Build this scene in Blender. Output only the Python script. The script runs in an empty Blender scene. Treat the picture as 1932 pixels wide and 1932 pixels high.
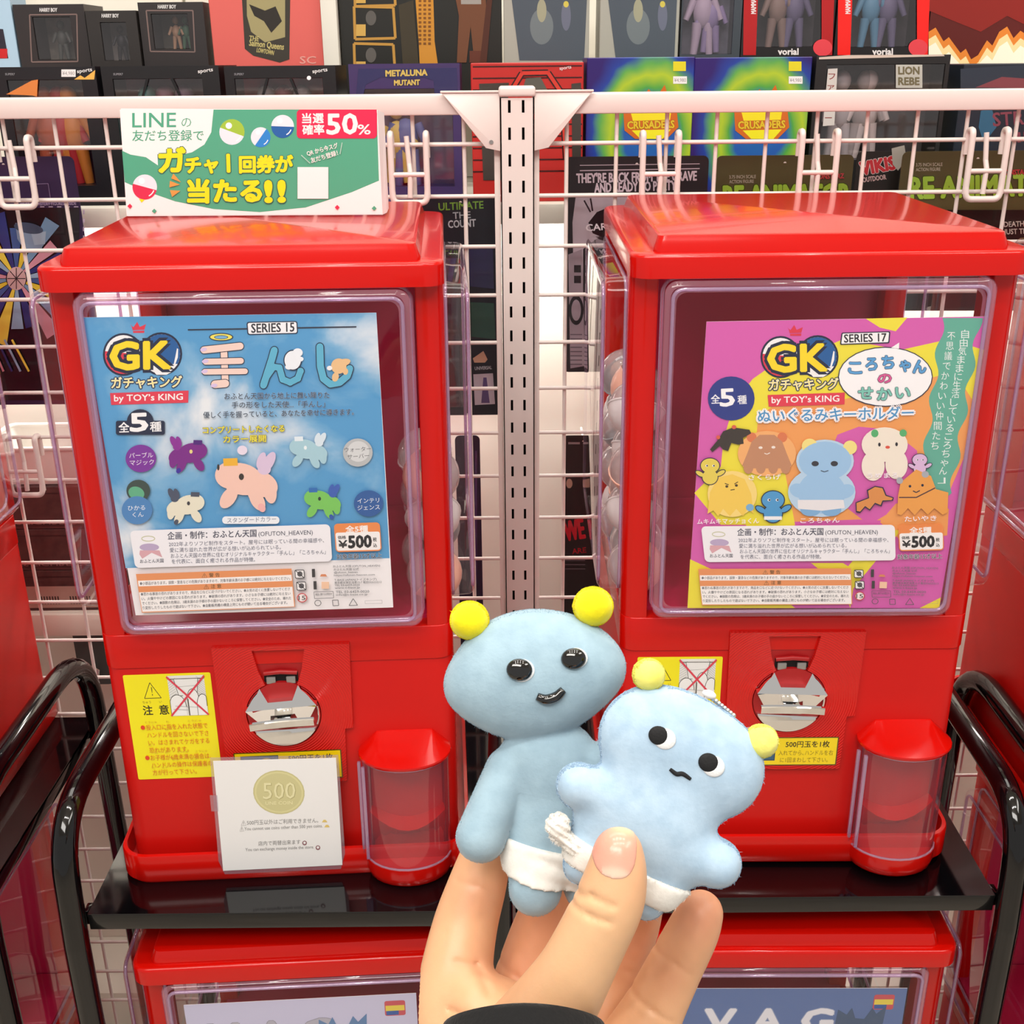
import bpy, bmesh, math, random
import numpy as np
from mathutils import Vector, Matrix
from mathutils.geometry import tessellate_polygon
random.seed(7); rng = np.random.default_rng(7)
S = bpy.context.scene
COL = S.collection
# ------------------------------------------------------------------ camera, world, lights
IMG = 1932
F_PX, PITCH, ROLL = 2118.14, math.radians(21.8359), math.radians(.5261)
CP = Vector((0, -.8176, .6921))
FW = Vector((0, math.cos(PITCH), -math.sin(PITCH)))
U0 = Vector((0, math.sin(PITCH), math.cos(PITCH)))
R0 = Vector((1, 0, 0))
cr, sr = math.cos(ROLL), math.sin(ROLL)
CX = R0*cr - U0*sr            # image right in world
CY = R0*sr + U0*cr            # image up in world
cd = bpy.data.cameras.new('camera'); cam = bpy.data.objects.new('camera', cd); COL.objects.link(cam)
cd.sensor_width = 36; cd.lens = 36*F_PX/IMG; cd.clip_start = .01
rot = Matrix((CX, CY, -FW)).transposed().to_4x4()
cam.matrix_world = Matrix.Translation(CP) @ rot
S.camera = cam
W = bpy.data.worlds.new('world'); S.world = W; W.use_nodes = True
W.node_tree.nodes['Background'].inputs[0].default_value = (1, .95, .9, 1)
W.node_tree.nodes['Background'].inputs[1].default_value = .5
S.view_settings.view_transform = 'Standard'; S.view_settings.look = 'None'
S.view_settings.gamma = 1; S.view_settings.use_curve_mapping = False
S.view_settings.exposure = .0
S.cycles.use_denoising = True
S.cycles.max_bounces = 10; S.cycles.transparent_max_bounces = 24; S.cycles.sample_clamp_indirect = 6

def light(name, loc, size, power, col=(1, .96, .9), sy=None, target=None):
    l = bpy.data.lights.new(name, 'AREA'); l.energy = power*1.15; l.color = col
    if sy: l.shape = 'RECTANGLE'; l.size = size; l.size_y = sy
    else: l.shape = 'DISK'; l.size = size
    o = bpy.data.objects.new(name, l); COL.objects.link(o); o.location = loc
    if target: o.rotation_euler = (Vector(target)-Vector(loc)).to_track_quat('-Z', 'Y').to_euler()
    return o
light('ceiling_panel', (-.5, -1.6, 2.15), 1.8, 46, sy=.8, target=(0, 0, .3))
light('ceiling_panel', (1.4, -.8, 2.15), 1.2, 16, sy=.5, target=(0, .2, .2))
light('ceiling_panel', (0, .55, 2.15), 2.2, 14, sy=.5)
for x in (-.75, 0, .8):
    light('shelf_fill', (x, .565, .519), .7, 2.0, sy=.03)      # added fill under the shelf to brighten the white panels, no known lamp
for x in (-.55, -.18, .2, .6):
    for y in (-1.0, -.35):
        light('downlight', (x, y, 2.14), .07, 2.6, target=(x*.3, y*.2+.05, .3))

# ------------------------------------------------------------------ pixel / plane helpers (measurements of the real place)
def ray(px, py):
    a, b = px-966, py-966
    u = a*cr - b*sr; v = a*sr + b*cr
    return FW + R0*(u/F_PX) - U0*(v/F_PX)
def at(px, py, Y):
    d = ray(px, py); return CP + d*((Y-CP.y)/d.y)
MP = {'L': (-.2003, .0141, 3.2456, -.0036, -.0004), 'R': (.2422, .0234, -.6373, .0036, .0033)}
def mmat(m):
    X, Y, a, t, z0 = MP[m]
    return Matrix.Translation((X, Y, z0)) @ Matrix.Rotation(math.radians(a), 4, 'Z') @ Matrix.Rotation(-t, 4, 'Y')
MMI = {k: mmat(k).inverted() for k in MP}
def loc(m, px, py, y):            # point of machine m's own plane y
    I = MMI[m]; o = I @ CP; d = I.to_3x3() @ ray(px, py)
    p = o + d*((y-o.y)/d.y); return (p.x, p.z)

# ------------------------------------------------------------------ colours and materials
def lin(c): return c/12.92 if c <= .04045 else ((c+.055)/1.055)**2.4
def hx(h):
    h = h.lstrip('#'); return tuple(lin(int(h[i:i+2], 16)/255) for i in (0, 2, 4))
MATS = {}
def mat(name, col=None, rough=.5, metal=0, coat=0, spec=.5, sheen=0, sss=0, bump=None, noise=None, trans=None):
    if name in MATS: return MATS[name]
    m = bpy.data.materials.new(name); m.use_nodes = True; nt = m.node_tree; b = nt.nodes['Principled BSDF']
    c = hx(col) if isinstance(col, str) else (col or (.8, .8, .8))
    b.inputs['Base Color'].default_value = (*c, 1); b.inputs['Roughness'].default_value = rough
    b.inputs['Metallic'].default_value = metal; b.inputs['Coat Weight'].default_value = coat
    b.inputs['Coat Roughness'].default_value = .04
    b.inputs['Specular IOR Level'].default_value = spec
    if sheen: b.inputs['Sheen Weight'].default_value = sheen; b.inputs['Sheen Roughness'].default_value = .4
    if sss:
        b.inputs['Subsurface Weight'].default_value = sss; b.inputs['Subsurface Radius'].default_value = (.006, .0025, .0012); b.inputs['Subsurface Scale'].default_value = 1
    tc = nt.nodes.new('ShaderNodeTexCoord')
    if noise:
        c2, sc = noise
        n = nt.nodes.new('ShaderNodeTexNoise'); n.inputs['Scale'].default_value = sc; n.inputs['Detail'].default_value = 4
        nt.links.new(tc.outputs['Object'], n.inputs['Vector'])
        mx = nt.nodes.new('ShaderNodeMix'); mx.data_type = 'RGBA'; mx.inputs[6].default_value = (*c, 1); mx.inputs[7].default_value = (*hx(c2), 1)
        rp = nt.nodes.new('ShaderNodeMapRange'); rp.inputs[1].default_value = .35; rp.inputs[2].default_value = .65
        nt.links.new(n.outputs[0], rp.inputs[0]); nt.links.new(rp.outputs[0], mx.inputs[0]); nt.links.new(mx.outputs[2], b.inputs['Base Color'])
    if bump:
        sc, st, ds = bump
        n = nt.nodes.new('ShaderNodeTexNoise'); n.inputs['Scale'].default_value = sc; n.inputs['Detail'].default_value = 3
        nt.links.new(tc.outputs['Object'], n.inputs['Vector'])
        bp = nt.nodes.new('ShaderNodeBump'); bp.inputs['Strength'].default_value = st; bp.inputs['Distance'].default_value = ds
        nt.links.new(n.outputs[0], bp.inputs['Height']); nt.links.new(bp.outputs[0], b.inputs['Normal'])
    MATS[name] = m; return m
def clear(name, tint, fac=.12, rough=.03, milk=0.0, milkcol='#e8e0f0'):
    if name in MATS: return MATS[name]
    m = bpy.data.materials.new(name); m.use_nodes = True; nt = m.node_tree; nt.nodes.remove(nt.nodes['Principled BSDF'])
    out = nt.nodes['Material Output']
    tr = nt.nodes.new('ShaderNodeBsdfTransparent'); tr.inputs[0].default_value = (*hx(tint), 1)
    gl = nt.nodes.new('ShaderNodeBsdfGlossy'); gl.inputs['Roughness'].default_value = rough; gl.inputs[0].default_value = (1, 1, 1, 1)
    lw = nt.nodes.new('ShaderNodeLayerWeight'); lw.inputs[0].default_value = .5
    fr = nt.nodes.new('ShaderNodeMath'); fr.operation = 'POWER'; fr.inputs[1].default_value = 4; nt.links.new(lw.outputs['Facing'], fr.inputs[0])
    ad = nt.nodes.new('ShaderNodeMath'); ad.operation = 'MULTIPLY_ADD'; ad.inputs[1].default_value = .85; ad.inputs[2].default_value = .035+fac*.1
    nt.links.new(fr.outputs[0], ad.inputs[0])
    mx = nt.nodes.new('ShaderNodeMixShader'); nt.links.new(ad.outputs[0], mx.inputs[0]); nt.links.new(gl.outputs[0], mx.inputs[2])
    if milk:
        df = nt.nodes.new('ShaderNodeBsdfDiffuse'); df.inputs[0].default_value = (*hx(milkcol), 1)
        m2 = nt.nodes.new('ShaderNodeMixShader'); m2.inputs[0].default_value = milk
        nt.links.new(tr.outputs[0], m2.inputs[1]); nt.links.new(df.outputs[0], m2.inputs[2]); nt.links.new(m2.outputs[0], mx.inputs[1])
    else: nt.links.new(tr.outputs[0], mx.inputs[1])
    nt.links.new(mx.outputs[0], out.inputs[0]); MATS[name] = m; return m

RED = mat('glossy_red_plastic', '#c80c04', .2, coat=.2, spec=.35)
REDD = mat('inner_red_tinted', '#c0204e', .3)  # magenta: purple cover tint and inner reflections put into the wall colour
REDM = mat('satin_red_plastic', '#c8120d', .36, spec=.35)
REDI = mat('recess_shaded_red', '#a80f14', .45)  # darker red puts the shade of knob, slot and chute recesses into the colour
BORD = clear('cover_light_streaks', '#f2dcec', .5, .1, milk=.3, milkcol='#d98aa0')  # milky pink puts the pale light streaks of the cover into the colour
CHROME = mat('chrome', '#f2f2f2', .05, metal=1)
STEEL = mat('dull_metal', '#a8a6a4', .3, metal=.7)
BLACK = mat('black_enamel', '#050507', .07, spec=.6)
WHITE = mat('white_powder_coat', '#dfd3ce', .35)
WPANEL = mat('white_panel', '#ebe6da', .5)
DARK = mat('dark_card', '#14121a', .45)
HOLE = mat('hollow_shade_black', '#060606', .8)  # near-black puts the shade inside hollows into the colour
CLR = clear('clear_plastic', '#fefcfe', .0)
CLRD = clear('door_plastic', '#f4e8f2', .1, .05, milk=.06, milkcol='#e0c4dc')
CLRE = clear('clear_plastic_edge', '#e0c4e4', .8, .08, milk=.3, milkcol='#dcc0e0')
FILM = clear('laminate_film', '#f3eef3', .25, .08, milk=.1)
BLIS = clear('blister_plastic', '#f8f5f8', .25, .07)
# plate with fine concentric ridges around the knob
def ring_mat():
    m = mat('ridged_red_plastic', '#d0160f', .34).copy(); m.name = 'ridged_red_plastic_rings'
    nt = m.node_tree; b = nt.nodes['Principled BSDF']; tc = nt.nodes.new('ShaderNodeTexCoord')
    mp = nt.nodes.new('ShaderNodeMapping'); mp.inputs['Location'].default_value = (0, 0, -.167); nt.links.new(tc.outputs['Object'], mp.inputs[0])
    sp = nt.nodes.new('ShaderNodeSeparateXYZ'); nt.links.new(mp.outputs[0], sp.inputs[0])
    cb = nt.nodes.new('ShaderNodeCombineXYZ'); nt.links.new(sp.outputs[0], cb.inputs[0]); nt.links.new(sp.outputs[2], cb.inputs[1])
    ln = nt.nodes.new('ShaderNodeVectorMath'); ln.operation = 'LENGTH'; nt.links.new(cb.outputs[0], ln.inputs[0])
    k = nt.nodes.new('ShaderNodeMath'); k.operation = 'MULTIPLY'; k.inputs[1].default_value = 2*math.pi/.0021; nt.links.new(ln.outputs['Value'], k.inputs[0])
    s = nt.nodes.new('ShaderNodeMath'); s.operation = 'SINE'; nt.links.new(k.outputs[0], s.inputs[0])
    bp = nt.nodes.new('ShaderNodeBump'); bp.inputs['Strength'].default_value = .5; bp.inputs['Distance'].default_value = .0004
    nt.links.new(s.outputs[0], bp.inputs['Height']); nt.links.new(bp.outputs[0], b.inputs['Normal']); return m
RIDGE = ring_mat()
def print_mat(name, rough=.45, coat=0):
    m = bpy.data.materials.new(name); m.use_nodes = True; nt = m.node_tree; b = nt.nodes['Principled BSDF']
    a = nt.nodes.new('ShaderNodeVertexColor'); a.layer_name = 'Col'
    nt.links.new(a.outputs[0], b.inputs['Base Color']); b.inputs['Roughness'].default_value = rough; b.inputs['Coat Weight'].default_value = coat
    return m
PRINT = print_mat('printed_colours'); GLOSSP = print_mat('glossy_print', .25, .3)

# ------------------------------------------------------------------ mesh helpers
def tag(o, label, cat, group=None, kind=None):
    if label: o['label'] = label
    if cat: o['category'] = cat
    if group: o['group'] = group
    if kind: o['kind'] = kind
    return o
def empty(name, label, cat, M=None, group=None):
    o = bpy.data.objects.new(name, None); COL.objects.link(o); o.empty_display_size = .02
    if M is not None: o.matrix_world = M
    return tag(o, label, cat, group)
def link(name, me, parent=None, smooth=None, label=None):
    o = bpy.data.objects.new(name, me); COL.objects.link(o)
    if parent: o.parent = parent
    if label: o['label'] = label
    return o
def finish(name, bm, m, parent=None, smooth=35, label=None):
    me = bpy.data.meshes.new(name); bmesh.ops.recalc_face_normals(bm, faces=bm.faces)
    if smooth:
        lim = math.radians(smooth)
        for e in bm.edges:
            e.smooth = len(e.link_faces) == 2 and e.calc_face_angle(0) < lim
        for f in bm.faces: f.smooth = True
    bm.to_mesh(me); bm.free()
    for x in (m if isinstance(m, (list, tuple)) else [m]): me.materials.append(x)
    return link(name, me, parent, label=label)
def B(): return bmesh.new()
def box(bm, x0, x1, y0, y1, z0, z1, bev=0, seg=2):
    t = bmesh.new()
    bmesh.ops.create_cube(t, size=1, matrix=Matrix.Translation(((x0+x1)/2, (y0+y1)/2, (z0+z1)/2)) @ Matrix.Diagonal((x1-x0, y1-y0, z1-z0, 1)))
    if bev: bmesh.ops.bevel(t, geom=t.edges, offset=bev, segments=seg, affect='EDGES', profile=.5)
    merge(bm, t); return bm
def merge(bm, t, M=None):
    if M is not None: bmesh.ops.transform(t, matrix=M, verts=t.verts)
    me = bpy.data.meshes.new('tmp'); t.to_mesh(me); t.free(); bm.from_mesh(me); bpy.data.meshes.remove(me)
def rrect(x0, x1, y0, y1, r, n=6, rs=None):
    pts = []
    rs = rs or (r, r, r, r)
    for (cx, cy, a, q) in ((x1, y1, 0, rs[0]), (x0, y1, 90, rs[1]), (x0, y0, 180, rs[2]), (x1, y0, 270, rs[3])):
        sx = -1 if cx == x1 else 1; sy = -1 if cy == y1 else 1
        for i in range(n+1):
            t = math.radians(a+90*i/n); pts.append((cx+sx*q+q*math.cos(t), cy+sy*q+q*math.sin(t)))
    return pts
def loft(bm, rings, close=True, cap0=True, cap1=True):
    R = [[bm.verts.new(p) for p in r] for r in rings]; n = len(R[0])
    for a, b in zip(R, R[1:]):
        for i in range(n if close else n-1):
            j = (i+1) % n; bm.faces.new((a[i], a[j], b[j], b[i]))
    if cap0: bm.faces.new(R[0][::-1])
    if cap1: bm.faces.new(R[-1])
    return R
def slab(bm, pts, z0, z1, fil=0, inset=None, nf=3, bottomfil=0):
    """pts in xy, extruded in z with a filleted top edge"""
    c = Vector((sum(p[0] for p in pts)/len(pts), sum(p[1] for p in pts)/len(pts)))
    hx_ = max(abs(p[0]-c.x) for p in pts); hy = max(abs(p[1]-c.y) for p in pts)
    def ring(d, z): return [(c.x+(p[0]-c.x)*(1-d/hx_), c.y+(p[1]-c.y)*(1-d/hy), z) for p in pts]
    rs = []
    if bottomfil:
        for i in range(nf+1):
            a = math.pi/2*i/nf; rs.append(ring(bottomfil*(1-math.sin(a)), z0+bottomfil*(1-math.cos(a))))
    else: rs.append(ring(0, z0))
    if fil:
        for i in range(nf+1):
            a = math.pi/2*i/nf; rs.append(ring(fil*(1-math.cos(a)), z1-fil+fil*math.sin(a)))
    else: rs.append(ring(0, z1))
    loft(bm, rs)
def prism(bm, pts, y0, y1, bev=0):
    """pts in xz, extruded in y"""
    t = bmesh.new(); a = [t.verts.new((x, y0, z)) for x, z in pts]; b = [t.verts.new((x, y1, z)) for x, z in pts]; n = len(pts)
    f0 = t.faces.new(a); t.faces.new(b[::-1])
    for i in range(n): t.faces.new((a[i], b[i], b[(i+1) % n], a[(i+1) % n]))
    if bev: bmesh.ops.bevel(t, geom=[e for e in f0.edges], offset=bev, segments=2, affect='EDGES', profile=.5)
    merge(bm, t)
def tube(bm, pts, r, n=12, caps=True, closed=False):
    P = [Vector(p) for p in pts]; m = len(P); rs = r if isinstance(r, (list, tuple)) else [r]*m
    rings = []; up = None
    for i, p in enumerate(P):
        if closed: t = (P[(i+1) % m]-P[i-1]).normalized()
        else: t = (P[min(i+1, m-1)]-P[max(i-1, 0)]).normalized()
        if up is None: up = t.orthogonal().normalized()
        up = (up - t*up.dot(t)).normalized(); s = t.cross(up)
        rings.append([p+(up*math.cos(2*math.pi*k/n)+s*math.sin(2*math.pi*k/n))*rs[i] for k in range(n)])
    if closed: rings.append(rings[0]); caps = False
    loft(bm, rings, True, caps, caps)
def arc_path(pts, r, n=6):
    """polyline with rounded corners"""
    P = [Vector(p) for p in pts]; out = [P[0]]
    for a, b, c in zip(P, P[1:], P[2:]):
        u = (a-b).normalized(); v = (c-b).normalized(); ang = u.angle(v)
        d = min(r/math.tan(ang/2), (a-b).length*.49, (c-b).length*.49); p0 = b+u*d; p1 = b+v*d
        for i in range(n+1):
            t = i/n; out.append(p0*(1-t)**2+b*2*t*(1-t)+p1*t*t)
    out.append(P[-1]); return out
def ell(cx, cy, rx, ry, n=32, a0=0, a1=360, rot=0):
    o = []; full = abs(a1-a0) >= 360; k = n if full else n+1
    c, s = math.cos(math.radians(rot)), math.sin(math.radians(rot))
    for i in range(k):
        a = math.radians(a0+(a1-a0)*i/n); x, y = rx*math.cos(a), ry*math.sin(a); o.append((cx+x*c-y*s, cy+x*s+y*c))
    return o
def sphere(bm, c, r, seg=16, ring=10, s=(1, 1, 1)):
    t = bmesh.new(); bmesh.ops.create_uvsphere(t, u_segments=seg, v_segments=ring, radius=r)
    merge(bm, t, Matrix.Translation(c) @ Matrix.Diagonal((*s, 1)))

# ------------------------------------------------------------------ flat printed artwork (layers of thin ink shapes on a real sheet)
class Art:
    """shapes given in photo pixels are carried onto the sheet's own plane by f(px,py)->(x,z)"""
    def __init__(s, f, y, dy=-.000008):
        s.f = f; s.y = y; s.dy = dy; s.k = 0; s.e = 0; s.V = []; s.F = []; s.C = []
    def _add(s, verts, faces, col):
        b = len(s.V); y = s.y+s.dy*s.k+s.e*s.dy*.3; s.V += [(x, y, z) for x, z in verts]; c = hx(col) if isinstance(col, str) else col
        for f in faces: s.F.append([b+i for i in f]); s.C.append(c)
    def poly(s, pts, col, raw=False):
        P = pts if raw else [s.f(*p) for p in pts]
        tr = tessellate_polygon([[Vector((x, z, 0)) for x, z in P]]); s.k += 1; s._add(P, tr, col); return s
    def rect(s, x0, y0, x1, y1, col): return s.poly([(x0, y0), (x1, y0), (x1, y1), (x0, y1)], col)
    def rr(s, x0, y0, x1, y1, r, col): return s.poly(rrect(x0, x1, y0, y1, r, 4), col)
    def quad(s, a, b, c, d, r, col):
        """rounded quad by 4 px corners TL TR BR BL"""
        def q(u, v): return tuple((a[i]*(1-u)+b[i]*u)*(1-v)+(d[i]*(1-u)+c[i]*u)*v for i in (0, 1))
        w = math.dist(a, b); h = math.dist(a, d)
        return s.poly([q(x/w, y/h) for x, y in rrect(0, w, 0, h, r, 4)], col)
    def ell(s, cx, cy, rx, ry, col, rot=0, a0=0, a1=360, n=28): return s.poly(ell(cx, cy, rx, ry, n, a0, a1, rot), col)
    def line(s, pts, w, col, closed=False):
        for p, q in zip(pts, pts[1:]+([pts[0]] if closed else [])):
            d = Vector((q[0]-p[0], q[1]-p[1])); 
            if d.length < 1e-6: continue
            n = Vector((-d.y, d.x)).normalized()*w/2
            s.poly([(p[0]+n.x, p[1]+n.y), (q[0]+n.x, q[1]+n.y), (q[0]-n.x, q[1]-n.y), (p[0]-n.x, p[1]-n.y)], col); s.k -= .7
        s.k += 1; return s
    def text(s, t, x0, y0, x1, y1, h, col, bold=0, out=None, ow=.05, rot=None, sk=0):
        """baseline from px (x0,y0) to (x1,y1), em height h px; weight comes from shifted copies"""
        if out: s._text(t, x0, y0, x1, y1, h, out, (bold*.6+ow)*h, 8)
        s._text(t, x0, y0, x1, y1, h, col, bold*.6*h, 8 if bold > .045 else 4); return s
    def _text(s, t, x0, y0, x1, y1, h, col, off, nc):
        V, T, (lo, hi) = glyphs(t)
        if not V: return
        d = Vector((x1-x0, y1-y0)); L = max(d.length, 1e-6); d /= L; n = Vector((d.y, -d.x))
        s.k += 1; W = [(u, w) for u, w in V]
        cps = [(0, 0)] if off < .012*h else [(off*math.cos(2*math.pi*(i+.5)/nc), off*math.sin(2*math.pi*(i+.5)/nc)) for i in range(nc)]
        a = Vector(s.f(x0, y0)); ux = Vector(s.f(x1, y1))-a; uy = Vector(s.f(x0+n.x*h, y0+n.y*h))-a
        for cx, cy in cps:
            s.k += .3
            s._add([tuple(a+ux*((u-lo)/(hi-lo)+cx/L)+uy*(w+cy/h)) for u, w in V], T, col)
    def vtext(s, t, x0, y0, x1, y1, h, col, bold=0):
        n = len(t)
        for i, ch in enumerate(t):
            u = (i+.5)/n; x = x0+(x1-x0)*u; y = y0+(y1-y0)*u
            s.text(ch, x-h*.42, y+h*.38, x+h*.42, y+h*.38, h, col, bold); s.k -= 1
        s.k += 1
    def build(s, name, parent, m=None, label=None):
        me = bpy.data.meshes.new(name); me.from_pydata(s.V, [], s.F)
        ca = me.color_attributes.new('Col', 'FLOAT_COLOR', 'CORNER')
        arr = np.ones((len(me.loops), 4), np.float32); cnt = np.array([len(f) for f in s.F])
        arr[:, :3] = np.repeat(np.array(s.C, np.float32), cnt, axis=0)
        ca.data.foreach_set('color', arr.ravel()); me.materials.append(m or PRINT)
        return link(name, me, parent, label=label)
_G = {}
def glyphs(t):
    if t in _G: return _G[t]
    c = bpy.data.curves.new('t', 'FONT'); c.body = t; c.resolution_u = 2
    o = bpy.data.objects.new('t', c); me = bpy.data.meshes.new_from_object(o)
    V = [(v.co.x, v.co.y) for v in me.vertices]; T = [list(p.vertices) for p in me.polygons]
    bpy.data.objects.remove(o); bpy.data.curves.remove(c); bpy.data.meshes.remove(me)
    w = (min(v[0] for v in V), max(v[0] for v in V)) if V else (0, 1)
    if w[1]-w[0] < .3: m_ = (w[0]+w[1])/2; w = (m_-.3, m_+.3)
    _G[t] = (V, T, w); return _G[t]
def plane(m, y): return lambda px, py: loc(m, px, py, y)
def wplane(Y): return lambda px, py: ((lambda p: (p.x, p.z))(at(px, py, Y)))

# ------------------------------------------------------------------ smooth solids from distance fields
def surface(fn, lo, hi, h):
    lo = np.array(lo); hi = np.array(hi); n = np.ceil((hi-lo)/h).astype(int)+1
    ax = [lo[i]+h*np.arange(n[i]) for i in range(3)]
    X, Y, Z = np.meshgrid(*ax, indexing='ij'); F = fn(X.astype(np.float32), Y.astype(np.float32), Z.astype(np.float32)).astype(np.float32)
    ins = F < 0
    c = [ins[i:n[0]-1+i, j:n[1]-1+j, k:n[2]-1+k] for i in (0, 1) for j in (0, 1) for k in (0, 1)]
    sm = sum(x.astype(np.int8) for x in c); act = (sm > 0) & (sm < 8)
    idx = -np.ones(act.shape, int); cells = np.argwhere(act); idx[act] = np.arange(len(cells))
    acc = np.zeros((len(cells), 3)); cnt = np.zeros(len(cells))
    for a in range(3):
        for b in (0, 1):
            for d in (0, 1):
                o0 = [0, 0, 0]; o1 = [0, 0, 0]; others = [q for q in range(3) if q != a]
                o0[others[0]] = b; o0[others[1]] = d; o1[:] = o0; o1[a] = 1
                p0 = cells+o0; p1 = cells+o1
                f0 = F[tuple(p0.T)]; f1 = F[tuple(p1.T)]; m = (f0 < 0) != (f1 < 0)
                t = np.where(m, f0/np.where(m, f0-f1, 1), 0)
                pt = p0.astype(float); pt[:, a] += t
                acc[m] += pt[m]; cnt[m] += 1
    V = lo + h*acc/cnt[:, None]
    Q = []
    for a in range(3):
        sl0 = [slice(None)]*3; sl1 = [slice(None)]*3; sl0[a] = slice(0, -1); sl1[a] = slice(1, None)
        A = ins[tuple(sl0)]; Bq = ins[tuple(sl1)]; e = np.argwhere(A != Bq); o1, o2 = [q for q in range(3) if q != a]
        e = e[(e[:, o1] > 0) & (e[:, o2] > 0) & (e[:, o1] < n[o1]-1) & (e[:, o2] < n[o2]-1)]
        def at_(d1, d2):
            q = e.copy(); q[:, o1] -= d1; q[:, o2] -= d2; return idx[tuple(q.T)]
        q = np.stack([at_(0, 0), at_(1, 0), at_(1, 1), at_(0, 1)], 1)
        flip = A[tuple(e.T)] ^ (a == 1); q[flip] = q[flip][:, ::-1]; Q.append(q)
    return V, np.concatenate(Q)
def smin(a, b, k):
    if k <= 0: return np.minimum(a, b)
    h = np.clip(.5+.5*(b-a)/k, 0, 1); return b*(1-h)+a*h-k*h*(1-h)
def f_ell(X, Y, Z, c, r, rot=0):
    x = X-c[0]; y = Y-c[1]; z = Z-c[2]
    if rot:
        ca, sa = math.cos(rot), math.sin(rot); x, y = x*ca+y*sa, -x*sa+y*ca
    k0 = np.sqrt((x/r[0])**2+(y/r[1])**2+(z/r[2])**2); k1 = np.sqrt((x/r[0]**2)**2+(y/r[1]**2)**2+(z/r[2]**2)**2)+1e-9
    return k0*(k0-1)/k1
def f_cap(X, Y, Z, a, b, ra, rb):
    a = np.array(a); b = np.array(b); d = b-a; L = d@d
    t = np.clip(((X-a[0])*d[0]+(Y-a[1])*d[1]+(Z-a[2])*d[2])/L, 0, 1)
    return np.sqrt((X-a[0]-t*d[0])**2+(Y-a[1]-t*d[1])**2+(Z-a[2]-t*d[2])**2)-(ra+(rb-ra)*t)
def cm(px, py, d):                 # metres in a frame aligned with the view (x right, y up, z towards viewer)
    a, b = px-966, py-966; return ((a)/F_PX*d, -(b)/F_PX*d, -d)
CAMM = Matrix.Translation(CP) @ rot
def to_world(V):
    M = np.array(CAMM); return V @ M[:3, :3].T + M[:3, 3]
def solid(name, fn, lo, hi, h, m, parent, sm=2, label=None, cols=None):
    V, Q = surface(fn, lo, hi, h)
    for _ in range(sm):
        acc = np.zeros_like(V); cnt = np.zeros(len(V))
        for i in range(4):
            np.add.at(acc, Q[:, i], V[Q[:, (i+1) % 4]]+V[Q[:, i-1]]); np.add.at(cnt, Q[:, i], 2)
        V = V*.5+.5*acc/np.maximum(cnt, 1)[:, None]
    me = bpy.data.meshes.new(name); me.from_pydata(to_world(V).tolist(), [], Q.tolist())
    for p in me.polygons: p.use_smooth = True
    me.materials.append(m)
    if cols is not None:
        ca = me.color_attributes.new('Col', 'FLOAT_COLOR', 'POINT'); c = np.ones((len(V), 4), np.float32); c[:, :3] = cols(V); ca.data.foreach_set('color', c.ravel())
    o = link(name, me, parent, label=label)
    if parent: o.matrix_parent_inverse = parent.matrix_world.inverted()
    return o, V, Q
def fuzz(name, V, Q, m, parent, n, length, seed, width=.00012, comb=(0, -.3, .2)):
    r = np.random.default_rng(seed); A, Bv, C = V[Q[:, 0]], V[Q[:, 1]], V[Q[:, 3]]
    nr = np.cross(V[Q[:, 2]]-A, C-Bv); ar = np.linalg.norm(nr, axis=1); nr = nr/np.maximum(ar, 1e-12)[:, None]
    vis = ar*(nr[:, 2] > -.35); i = r.choice(len(Q), n, p=vis/vis.sum()); u, v = r.random((2, n, 1))
    P = A[i]+(Bv[i]-A[i])*u+(C[i]-A[i])*v; N = nr[i]
    D = N+r.normal(0, .45, (n, 3))+np.array(comb); D /= np.linalg.norm(D, axis=1)[:, None]
    T = np.cross(D, r.normal(size=(n, 3))); T /= np.linalg.norm(T, axis=1)[:, None]
    L = length*(.5+r.random((n, 1))*.7); P = P-N*.0002
    VV = np.stack([P-T*width, P+T*width, P+D*L], 1).reshape(-1, 3)
    me = bpy.data.meshes.new(name); me.from_pydata(to_world(VV).tolist(), [], np.arange(3*n).reshape(-1, 3).tolist()); me.materials.append(m)
    o = link(name, me, parent); o['kind'] = 'stuff'
    if parent: o.matrix_parent_inverse = parent.matrix_world.inverted()
    return o
def dup(root, M, label=None, group=None, skip=()):
    r = root.copy(); COL.objects.link(r); r.matrix_world = M
    if label: r['label'] = label
    if group: r['group'] = group
    for ch in list(root.children):
        if ch.name.split('.')[0] in skip: continue
        c = ch.copy(); COL.objects.link(c); c.parent = r
        for g in list(ch.children):
            d = g.copy(); COL.objects.link(d); d.parent = c
    return r
# ------------------------------------------------------------------ the setting
def struct(name, bm, m, label=None):
    o = finish(name, bm, m, None, 0); o['kind'] = 'structure'; 
    if label: o['label'] = label
    return o
FLOOR = mat('pale_floor', '#cfc6b8', .25, noise=('#c4b9aa', 3))
b = B(); box(b, -3, 3, -3, 2.2, -.83, -.8); struct('floor', b, FLOOR)
b = B(); box(b, -3, 3, -3, 2.2, 2.2, 2.24); struct('ceiling', b, WPANEL)
b = B(); box(b, -3, 3, 1.25, 1.3, -.8, 2.2); struct('wall_back', b, WPANEL)

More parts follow.
